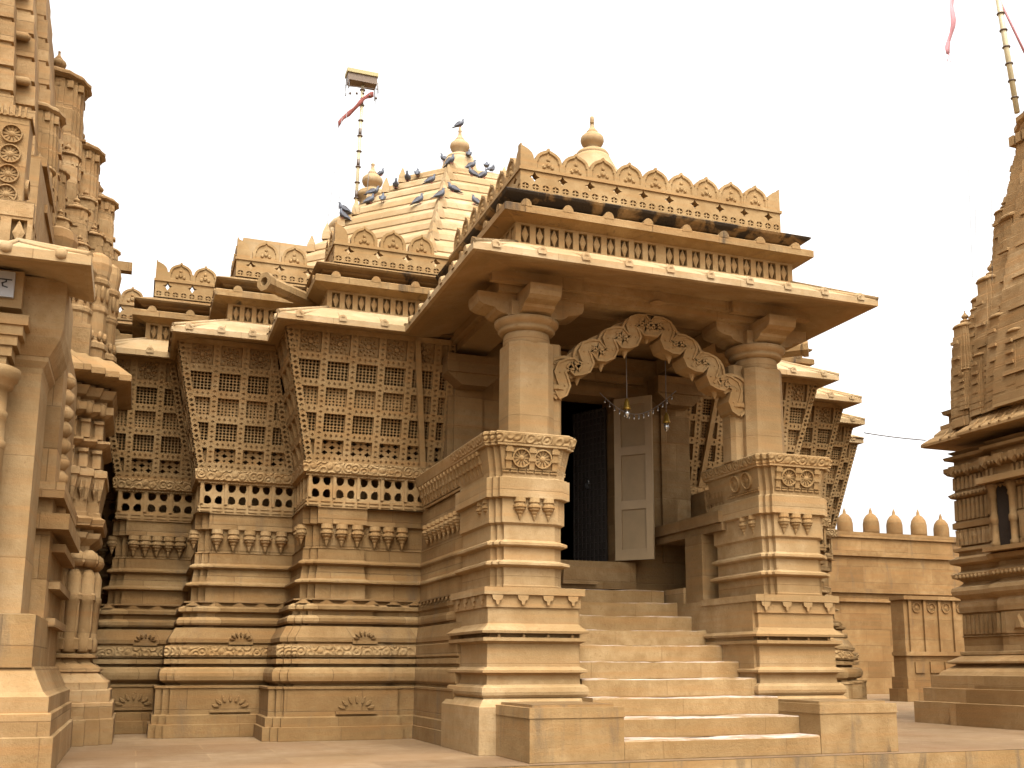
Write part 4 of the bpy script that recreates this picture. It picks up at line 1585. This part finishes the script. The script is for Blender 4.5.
# ================================================================== RIGHT TOWER
RT = thing('shrine_tower', 'tall curved sandstone shrine tower with moulded base and niche at the right edge', 'tower', (0, 0, 0))
TP = [(3.2, -2.3), (0, -2.3), (0, 0), (.12, 0), (.12, .95), (3.2, .95)]
mb = MB()
sweep(mb, TP, [(.58, 0), (.58, .33), (.47, .335), (.47, .54), (.38, .545), (.38, .74), (.30, .745), (.26, .80), (.06, .93)], closed=True)
mb.build('plinth', 'tower', RT)
mb = MB()
sweep(mb, TP, [(.06, .90), (.20, .93), (.20, .955), (.03, 1.05), (.05, 1.06), (.05, 1.10), (0, 1.11), (0, 1.33), (.02, 1.34), (0, 1.36), (0, 1.70), (.03, 1.72), (.03, 1.87), (0, 1.92), (.02, 1.95),
               (.05, 1.96), (.09, 2.0), (.105, 2.06), (.09, 2.11), (.03, 2.14), (.0, 2.15), (-.04, 2.2), (.0, 2.24), (.08, 2.27), (.09, 2.33), (-.02, 2.38), (-.02, 2.46), (.09, 2.50), (.11, 2.57), (-.01, 2.63), (-.01, 2.68),
               (.05, 2.70), (.05, 2.75), (-.04, 2.77), (-.01, 3.05), (.04, 3.07), (.04, 3.16), (0, 3.18), (-.02, 3.55), (.04, 3.57), (.07, 3.62), (-.01, 3.67), (-.01, 3.92), (.06, 3.95), (.10, 4.0), (.10, 4.07),
               (-.02, 4.10), (-.02, 4.17), (.08, 4.2), (.1, 4.25), (-.02, 4.28), (.05, 4.33)], closed=True)
body = mb.build('moulded_wall', 'tower', RT)
def side_T(y, z, x=0):            # frame on the face looking towards -X
    return Fr((x, y, z), (0, -1, 0), (0, 0, 1), (-1, 0, 0))
# niche with little columns
for y in (-.08, -.46, -1.1):
    mb = MB()
    mb.lathe(-.06, y, [(.075, 2.66), (.075, 2.74), (.055, 2.76), (.055, 3.02), (.07, 3.04), (.07, 3.12), (.052, 3.15), (.050, 3.42), (.07, 3.45), (.055, 3.5), (.085, 3.57), (.095, 3.64)], 14, True)
    mb.build('niche_column', 'tower', body)
mb = MB()
mb.box(-.22, .02, -2.3, .05, 2.60, 2.665)
mb.box(-.24, .02, -2.3, .07, 3.645, 3.74)
mb.build('niche_shelf', 'tower', body)
mb = MB()
T = side_T(-.6, 2.9)
slabp(mb, T, 0, .7, -.22, .26, 0, .1)
for q in range(5):
    slabp(mb, T, .06+.13*q, .12+.13*q, -.16, .2, .1, .125)
mb.build('niche_parapet', 'tower', body)
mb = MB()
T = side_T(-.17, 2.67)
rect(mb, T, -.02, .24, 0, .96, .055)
mb.build('niche_shade_sheet', 'dark', body)  # flat dark sheet on the wall, painted shade in place of a hollow
# carved lozenge band, hanging leaves and sunk panels
def relief(kind, T):
    mb = MB()
    if kind == 'loz':
        for q in (-1, 1):
            mb.loft([[T(q*.085-.05, .13, -.02), T(q*.085+.05, .13, -.02), T(q*.085, -.13, -.02)], [T(q*.085-.03, .12, .03), T(q*.085+.03, .12, .03), T(q*.085, -.1, .03)]])
        mb.loft([[T(-.05, 0, 0), T(0, -.13, 0), T(.05, 0, 0), T(0, .13, 0)], [T(-.012, 0, .05), T(0, -.05, .05), T(.012, 0, .05), T(0, .05, .05)]])
    elif kind == 'leaf':
        mb.loft([[T(-.07, .08, -.02), T(.07, .08, -.02), T(.08, -.02, -.02), T(.0, -.13, -.02), T(-.08, -.02, -.02)], [T(-.05, .06, .06), T(.05, .06, .06), T(.06, -.02, .06), T(.0, -.09, .06), T(-.06, -.02, .06)]])
    else:
        slabp(mb, T, -.30, .30, -.16, .16, -.02, .022)
        mb.loft([[T(-.13, -.11, .02), T(.13, -.11, .02), T(.07, .02, .02), T(0, .13, .02), T(-.07, .02, .02)], [T(-.06, -.08, .06), T(.06, -.08, .06), T(.03, .02, .06), T(0, .08, .06), T(-.03, .02, .06)]])
    mb.build('carved_relief', 'tower', body)
for y in (.82, .52, .22):
    relief('loz', side_T(y, 2.92, .11))
for q in range(6):
    relief('leaf', side_T(.02-.3*q, 4.02, -.08))
for q in range(3):
    relief('leaf', side_T(.85-.3*q, 4.02, .05))
for y, x in ((-.38, 0), (-1.2, 0)):
    relief('panel', side_T(y, 1.53, x))
for z0, z1, d in ((2.79, 3.04, .035), (3.20, 3.53, .03), (1.38, 1.68, .022), (3.70, 3.90, .03)):
    for ys in ([.90-.095*q for q in range(9)], [.045-.095*q for q in range(2)], [-.48-.095*q for q in range(17)]):
        mb = MB()
        for y in ys:
            x = .12 if y > .05 else 0
            mb.box(x-d-.008, x+.03, y-.03, y+.03, z0, z1, .006)
        mb.build('pilaster_band', 'tower', body)
mb = MB()
for q in range(34):          # beaded and leafy string courses
    y = .93-.085*q
    x = .12 if y > 0 else 0
    mb.lathe(x-.085, y, [(.01, -.035), (.03, -.01), (.03, .01), (.01, .035)], 6, True, 2.285)
    mb.lathe(x-.075, y, [(.01, -.03), (.028, 0), (.01, .03)], 6, True, 3.60)
    mb.lathe(x-.10, y, [(.005, -.07), (.03, -.03), (.03, .0)], 6, True, 4.0)
mb.build('beaded_course', 'tower', body)
# eave
mb = MB()
sweep(mb, TP, [(.02, 4.78), (.08, 4.75), (.17, 4.66), (.18, 4.62), (.22, 4.60), (.32, 4.52), (.33, 4.50), (.33, 4.46), (.29, 4.445), (.02, 4.46)], closed=True)
for q in range(9):
    y = .8-.2*q
    x = .12 if y > .1 else 0
    mb.tube([(x-.33, y, 4.50), (x-.2, y, 4.625), (x-.05, y, 4.78)], [.028, .02, .015], 6)
mb.build('stone_eave', 'tower', RT)
mb = MB()
sweep(mb, TP, [(-.05, 4.6), (.10, 4.74), (.10, 4.80), (.0, 4.84), (.0, 4.95), (.06, 4.98), (.08, 5.04), (-.05, 5.08), (-.08, 5.12)], closed=True)
for q in range(12):
    mb.lathe(-.02, .0-.2*q, [(.04, -.1), (.10, -.05), (.10, .06), (.05, .1)], 10, True, 4.93)
mb.build('spire_base', 'tower', RT)
# main curved spire
SC = (1.45, -1.08)
HW, Z0, Z1, TOPK, PW = 1.72, 4.75, 9.45, .47, 1.25
mb = MB()
spire(mb, SC[0], SC[1], Z0, Z1, HW, HW, 22, TOPK, True, PW, .014)
for q in range(8):
    t_ = (.9+q)/9
    k_ = 1-(1-TOPK)*t_**PW
    z = Z0+(Z1-Z0)*t_
    a = HW*k_
    mb.box(SC[0]-a*.82-.07, SC[0]-a*.68, SC[1]+a*.70, SC[1]+a*.82+.03, z-.05, z+.05, .02)
    mb.box(SC[0]-a*1.0-.05, SC[0]-a*.9, SC[1]-a*.25, SC[1]+a*.25, z-.035, z+.035, .01)
for q in range(9):
    mb.box(SC[0]-HW*.5-.05, SC[0]-HW*.42, SC[1]+.65-.14*q-.05, SC[1]+.65-.14*q+.05, 9.2, 9.36)
sp = mb.build('main_spire', 'tower', RT)
mb = MB()
amalaka(mb, SC[0], SC[1], 9.45, .95, .42, 36)
mb.lathe(SC[0], SC[1], [(.80, -.1), (.95, 0), (.98, .06), (.8, .1)], 24, False, 9.42)
kalasha(mb, SC[0], SC[1], 9.86, .36)
mb.build('finial', 'tower', sp)
for (ox, oy, zt, r, hz) in ((.12, .42, 6.35, .24, 1.7), (.30, -.05, 7.0, .30, 2.3), (.50, -.50, 7.9, .36, 3.1), (.06, .02, 5.75, .20, 1.0), (.10, -.42, 6.25, .26, 1.5), (.62, .48, 6.9, .26, 2.2), (.80, .10, 7.6, .26, 1.8), (.02, -.8, 5.9, .24, 1.1), (.0, .30, 5.6, .15, .7), (.02, -.22, 5.55, .15, .65), (.30, .55, 5.9, .15, .9), (.22, .20, 6.6, .17, 1.0), (.40, -.28, 7.25, .18, 1.2), (.60, -.12, 8.2, .2, 1.4), (.28, -.72, 7.0, .22, 1.3), (.8, -.62, 8.75, .24, 1.2)):
    mb = MB()
    spire(mb, ox, oy, zt-hz, zt, r*1.15, r*1.15, 10, .50, True, 1.9)
    for q in range(5):
        z = zt-hz+hz*(.2+.15*q)
        mb.box(ox-r*.3, ox+r*.3, oy-r*1.14, oy-r*.98, z, z+.05)
        mb.box(ox-r*1.14, ox-r*.98, oy-r*.3, oy+r*.3, z, z+.05)
    s_ = mb.build('small_spire', 'tower', RT)
    mb = MB()
    amalaka(mb, ox, oy, zt-.05, r*.78, r*.4, 24)
    kalasha(mb, ox, oy, zt+r*.26, r*.34, 14)
    mb.build('finial', 'tower', s_)
RT.location = (6.78, 3.36, 0)

# ================================================================== BACK WALL AND CARVED LOW WALL
BW = thing('boundary_wall', 'high ashlar boundary wall with round merlons behind the courtyard', 'wall', (18, 20, 0))
mb = MB()
mb.box(-2, 40, 20, 20.6, 0, 5.30)
mb.box(-2, 40, 19.93, 20.0, 5.12, 5.31)
mb.box(-2, 40, 19.9, 20.0, 4.50, 4.58)
mb.box(-2, 40, 19.9, 20.0, 3.28, 3.42)
mb.box(-2, 40, 19.88, 20.0, 2.98, 3.06)
mb.build('masonry', 'ashlar', BW)
mm = MB()
mm.lathe(0, 0, [(.26, 0), (.27, .1), (.27, .38), (.235, .55), (.15, .68), (.06, .74), (.05, .82), (.01, .94)], 16, True)
m0 = None
for q in range(16):
    x = 14.65+1.0*q
    if m0 is None:
        m0 = mm.build('merlon', 'ashlar')
        m0.parent = BW
        m0.location = Vector((x, 20.25, 5.3))-base_of(BW)
    else:
        c_m = linkcopy(m0, BW, (x+random.uniform(-.05, .05), 20.25, 5.3-random.uniform(0, .06)), random.uniform(0, 6))
        c_m.scale = (random.uniform(.92, 1.06), 1, random.uniform(.9, 1.06))
LW = thing('carved_wall', 'low carved panel wall with dark stained pilasters beside the right tower', 'wall', (15, 13.2, 0))
mb = MB()
mb.box(13.2, 19, 13.4, 13.9, 0, 2.62)
mb.box(13.15, 19, 13.32, 13.9, 1.16, 1.26)
mb.box(13.0, 19, 13.2, 13.9, 0, .32)
mb.box(13.1, 19, 13.26, 13.9, .32, .62)
mb.box(13.15, 19, 13.30, 13.9, 2.60, 2.70)
for q in range(9):
    x = 13.35+.48*q
    mb.box(x-.03, x+.05, 13.34, 13.42, 1.26, 2.6)
    T = Fr((x+.25, 13.398, 2.4), (1, 0, 0), (0, 0, 1), (0, -1, 0))
    wheel(mb, T, 0, 0, .12)
    mb.box(x+.1, x+.4, 13.36, 13.41, .72, 1.0)
mb.build('masonry', 'ashlar', LW)

# ================================================================== FLAGPOLES, CABLES, PENNANTS
FP = thing('flagpole', 'ringed flagpole with tin canopy and thin red flag behind the pyramid roof', 'flagpole', (-1.45, 13.4, 10.4))
mb = MB()
P0, P1 = Vector((-1.42, 13.4, 10.3)), Vector((-1.33, 13.4, 14.35))
mb.tube([P0, P1], .036, 8)
pole = mb.build('pole', 'bamboo', FP)
for q in range(9):
    mb = MB()
    p = P0+(P1-P0)*(.17+.095*q)
    mb.lathe(p.x, p.y, [(.036, -.02), (.066, -.008), (.066, .008), (.036, .02)], 10, True, p.z)
    if q % 2:
        mb.lathe(p.x, p.y, [(.039, .02), (.039, .18)], 8, True, p.z)
    mb.build('ring', 'ring', pole)
mb = MB()
mb.box(-1.71, -1.03, 13.25, 13.55, 14.20, 14.38)
can = mb.build('canopy', 'rust', FP)
mb = MB()
mb.box(-1.73, -1.01, 13.22, 13.58, 14.38, 14.47)
mb.build('canopy_top', 'straw', can)
mb = MB()
for x in (-1.70, -1.02):
    for y in (13.22, 13.58):
        mb.tube([(x, y, 14.22), (x+.01, y, 13.95)], .012, 5)
mb.tube([(-1.71, 13.22, 14.0), (-1.01, 13.22, 14.06)], .010, 5)
for q in range(5):
    mb.lathe(-1.65+.15*q, 13.22, [(.03, -.05), (.015, .0)], 6, True, 13.92-.03*abs(2-q))
mb.build('canopy_frame', 'ring', can)
mb = MB()
fl = []
for q in range(13):
    t = q/12
    x = -1.10-.80*t
    z = 13.98-.55*t-.42*t*t+.04*math.sin(t*9)
    w = .10+.03*math.sin(q*1.7)
    if q > 9:
        w *= 1.15
    fl.append([(x, 13.3+.05*math.sin(q*.9), z+w*.5), (x+.02, 13.33+.05*math.sin(q*.9+.5), z-w*.5), (x+.02, 13.34+.05*math.sin(q*.9+.5), z-w*.5), (x, 13.31+.05*math.sin(q*.9), z+w*.5)])
mb.loft(fl, True, True)
mb.build('flag', 'red', FP)
mb = MB()
for a, b in (((-1.72, 13.25, 14.2), (-2.25, 13.1, 8.6)), ((-1.66, 13.3, 14.2), (-1.95, 13.1, 8.6)), ((-1.02, 13.3, 14.2), (-1.32, 13.1, 9.6))):
    mb.tube([a, b], .006, 4)
mb.build('guy_wire', 'wire', FP)

RP = thing('flagpole', 'cream ringed flagpole with pink rope rising from the right tower top', 'flagpole', (7.05, 2.5, 9.5))
A, B = Vector((7.05, 2.5, 9.5)), Vector((6.80, 2.5, 12.0))
mb = MB()
mb.tube([A, B], .042, 8)
pole2 = mb.build('pole', 'bamboo', RP)
for q in range(8):
    mb = MB()
    p = A+(B-A)*(.1+.115*q)
    mb.lathe(p.x, p.y, [(.042, -.015), (.064, -.006), (.064, .006), (.042, .015)], 10, True, p.z)
    mb.build('ring', 'ring', pole2)
mb = MB()
mb.tube([B+Vector((.05, 0, -.5)), Vector((7.42, 2.5, 10.4))], .02, 6)
mb.build('rope', 'pink', RP)
mb = MB()
for x0, x1 in ((6.12, 5.90), (6.34, 5.97), (6.69, 6.27)):
    mb.tube([(x0, 2.5, 11.6), (x1, 2.5, 6.6)], .0045, 4)
mb.build('guy_wire', 'wire', RP)
mb = MB()
fl = []
for q in range(12):
    t = q/11
    x = 6.02-.22*t+.02*math.sin(q*1.1)
    z = 11.6-1.35*t
    w = .062+.012*math.sin(q*1.3)-(.02 if q == 11 else 0)
    yy = 2.5+.03*math.sin(q*.8)
    fl.append([(x-w, yy, z), (x+w, yy+.05, z+.03), (x+w, yy+.06, z+.03), (x-w, yy+.01, z)])
mb.loft(fl, True, True)
for s_ in (-1, 1):
    mb.tube([(5.79, 2.52, 10.26), (5.75+.03*s_, 2.5, 10.10)], .006, 4)
tag(mb.build('pennant', 'pink'), 'long faded pink cloth streamer hanging in the sky at upper right', 'pennant')

mb = MB()
A, B = Vector((6.0, 5.75, 4.75)), Vector((5.95+.35, 3.9, 4.35))
pts = []
for q in range(9):
    t = q/8
    p = Vector((6.31, 5.75, 4.93))*(1-t)+Vector((6.56, 4.5, 4.565))*t
    p.z -= .012*math.sin(math.pi*t)
    pts.append(p)
mb.tube(pts, .011, 5)
tag(mb.build('cable', 'cable'), 'grey cable strung from the hall eave across to the right tower', 'cable')

# ornaments hanging in the porch
gar = thing('garland', 'string of small tin bells strung across the doorway behind the arch', 'garland', (.3, 2.6, 4.4))
mb = MB()
gp = []
for q in range(17):
    t = q/16
    gp.append(Vector((-.1+1.05*t, 2.75-.1*t, 4.33+.10*t-.34*math.sin(math.pi*t)*(1-.25*t))))
mb.tube(gp, .006, 5)
mb.build('string', 'cable', gar)
bm_ = MB()
bm_.lathe(0, 0, [(.003, .0), (.008, -.015), (.009, -.05), (.014, -.068), (.003, -.072)], 8, True)
b0 = None
for q in range(1, 16):
    p = gp[q]
    if b0 is None:
        b0 = bm_.build('tin_bell', 'glass')
        b0.parent = gar
        b0.location = p-base_of(gar)
    else:
        linkcopy(b0, gar, p)
for x, y, z0, z1, lab in ((.02, 2.2, 5.2, 3.98, 'long cord with brass bell hanging in the middle of the porch'), (.72, 2.5, 5.0, 3.93, 'short cord with brass bell hanging at right end of the bell string')):
    h = thing('hanging_bell', lab, 'bell', (x, y, z1))
    mb = MB()
    mb.tube([(x, y, z0), (x, y, z1+.1)], .007, 5)
    mb.build('cord', 'cable', h)
    mb = MB()
    mb.lathe(x, y, [(.006, .16), (.02, .14), (.035, .10), (.038, .06), (.05, .03), (.052, .015), (.02, .01)], 12, True, z1)
    mb.build('bell', 'brass', h)
    mb = MB()
    mb.lathe(x, y, [(.03, .01), (.035, -.04), (.02, -.08), (.003, -.1)], 10, True, z1)
    mb.build('glass_drop', 'glass', h)

# ================================================================== PIGEONS
def pigeon_mesh():
    mb = MB()
    # spine from tail tip to head, x forward; (x, z, half width, half height)
    sp = [(-.235, .035, .012, .004), (-.20, .04, .028, .008), (-.13, .055, .035, .016), (-.09, .07, .05, .038), (-.03, .085, .066, .058), (.03, .10, .068, .064),
          (.08, .118, .056, .058), (.105, .145, .036, .042), (.118, .178, .028, .03), (.128, .205, .027, .026), (.142, .212, .022, .021), (.158, .21, .011, .011), (.166, .207, .004, .004)]
    rings = []
    for i, (x, z, w, h) in enumerate(sp):
        a, b = sp[max(i-1, 0)], sp[min(i+1, len(sp)-1)]
        d = Vector((b[0]-a[0], 0, b[1]-a[1])).normalized()
        n = Vector((-d.z, 0, d.x))
        rings.append([(x+n.x*h*math.sin(t), w*math.cos(t), z+n.z*h*math.sin(t)) for t in [2*math.pi*k/12 for k in range(12)]])
    mb.loft(rings, True, True)
    return mb
def wing_mesh(s_):
    mb = MB()
    out = [(.075, .125, .0), (.03, .152, .006), (-.05, .135, .008), (-.13, .09, .006), (-.185, .058, 0), (-.12, .06, .0), (-.04, .062, .004), (.04, .075, .006)]
    a = [(x, s_*(.062+e-.03*max(0, -x-.03)), z) for x, z, e in out]
    b = [(x*.96, s_*(.075+e*1.5-.10*max(0, -x-.02)-.012*(z < .1)), z) for x, z, e in out]
    mb.loft([a, b], True, True)
    return mb
def beak_mesh():
    mb = MB()
    mb.tube([(.158, 0, .211), (.178, 0, .205), (.188, 0, .198)], [.007, .005, .001], 6)
    return mb
def leg_mesh(s_):
    mb = MB()
    mb.tube([(.0, s_*.025, .05), (.01, s_*.025, .004)], .006, 5)
    for q in (-.02, 0, .02):
        mb.tube([(.01, s_*.025, .005), (.04, s_*.025+q, .004)], .004, 4)
    return mb
proto = None
def pigeon(x, y, z, rz, label, sc=1.0, pitch=0):
    global proto
    p = thing('pigeon', label, 'pigeon', (x, y, z), 'pigeons perched on the temple roof')
    if proto is None:
        kids = [pigeon_mesh().build('body', 'bird'), wing_mesh(1).build('wing', 'bird_wing'), wing_mesh(-1).build('wing', 'bird_wing'), beak_mesh().build('beak', 'beak'), leg_mesh(1).build('leg', 'legs'), leg_mesh(-1).build('leg', 'legs')]
        for k_ in kids:
            k_.parent = p
        proto = kids
    else:
        for k_ in proto:
            c = k_.copy()
            S.collection.objects.link(c)
            c.parent = p
    p.rotation_euler = (0, pitch, rz)
    p.scale = (sc, sc, sc)
for px_, py_, pz_, rz_, sc_, pt_, lab_ in (
        (0.000, 9.800, 11.575, -20, 0.72, -14, 'pigeon standing on the very tip of the pyramid roof finial'),
        (-0.331, 9.778, 10.752, 160, 0.74, -18, 'pigeon at the left side just below the pyramid finial pot'),
        (-0.540, 8.462, 10.061, -45, 0.76, -22, 'pigeon on the near hip line directly below the pyramid finial'),
        (0.110, 9.509, 10.809, 70, 0.76, -18, 'pigeon tucked behind the right side of the pyramid finial pot'),
        (-0.065, 8.729, 10.175, -20, 0.73, -14, 'upper pigeon of the three on the right face under the finial'),
        (-0.173, 8.334, 9.824, 160, 0.72, -18, 'middle pigeon of the close group on the right face under the finial'),
        (0.038, 8.293, 9.801, -20, 0.75, -18, 'lowest pigeon of the close group on the right face, beside the porch parapet'),
        (0.314, 8.656, 10.134, 40, 0.74, -14, 'upright pigeon furthest right on the pyramid roof'),
        (-0.972, 8.248, 9.510, -20, 0.72, -14, 'pigeon with head up on the upper left slope of the pyramid'),
        (-1.055, 7.247, 8.774, 5, 0.79, -18, 'pigeon leaning forward astride the hip line of the pyramid'),
        (-1.312, 7.692, 8.823, -10, 0.77, -22, 'pigeon furthest down the left slope of the pyramid'),
        (-0.396, 7.390, 8.829, 160, 0.72, -22, 'pigeon half hidden by the porch parapet, low on the pyramid'),
        (-0.830, 13.420, 12.020, -40, 0.73, -22, 'pigeon peeping over the pot of the smaller turret finial'),
        (-1.880, 8.962, 9.438, -20, 0.78, -6, 'pigeon on the collar under the smaller turret finial pot'),
        (-1.941, 8.914, 9.250, -10, 0.75, -18, 'pigeon on the turret cornice left of the smaller finial'),
        (-1.778, 8.598, 9.169, 70, 0.77, -18, 'pigeon between the turret and the first pyramid spur'),
        (-1.688, 12.820, 10.685, 140, 0.74, -18, 'pigeon crouching on the left rim of the turret beside the flagpole'),
        (-2.455, 8.773, 8.928, 160, 0.80, -14, 'pigeon raising its head behind the one on the turret rim'),
        (-2.468, 8.707, 8.776, 160, 0.79, -22, 'lowest pigeon at the far left foot of the turret'),
        (.300, 8.95, 10.34, 70, 0.76, -10, 'pigeon facing away on the ridge right of the pyramid finial'),
        (-1.05, 9.0, 9.97, 70, 0.74, -18, 'upright pigeon on the left edge of the pyramid, nearest below the finial'),
        (-1.26, 8.9, 9.80, -110, 0.72, 0, 'round resting pigeon second down the left edge spurs of the pyramid'),
        (-1.48, 8.9, 9.62, -100, 0.70, 0, 'small resting pigeon third down the left edge spurs of the pyramid'),
        (-.72, 7.66, 9.12, 165, 0.77, -10, 'pigeon just right of the hip line of the pyramid, wings folded'),
        ):
    pigeon(px_, py_, pz_, R(rz_), lab_, sc_, R(pt_))
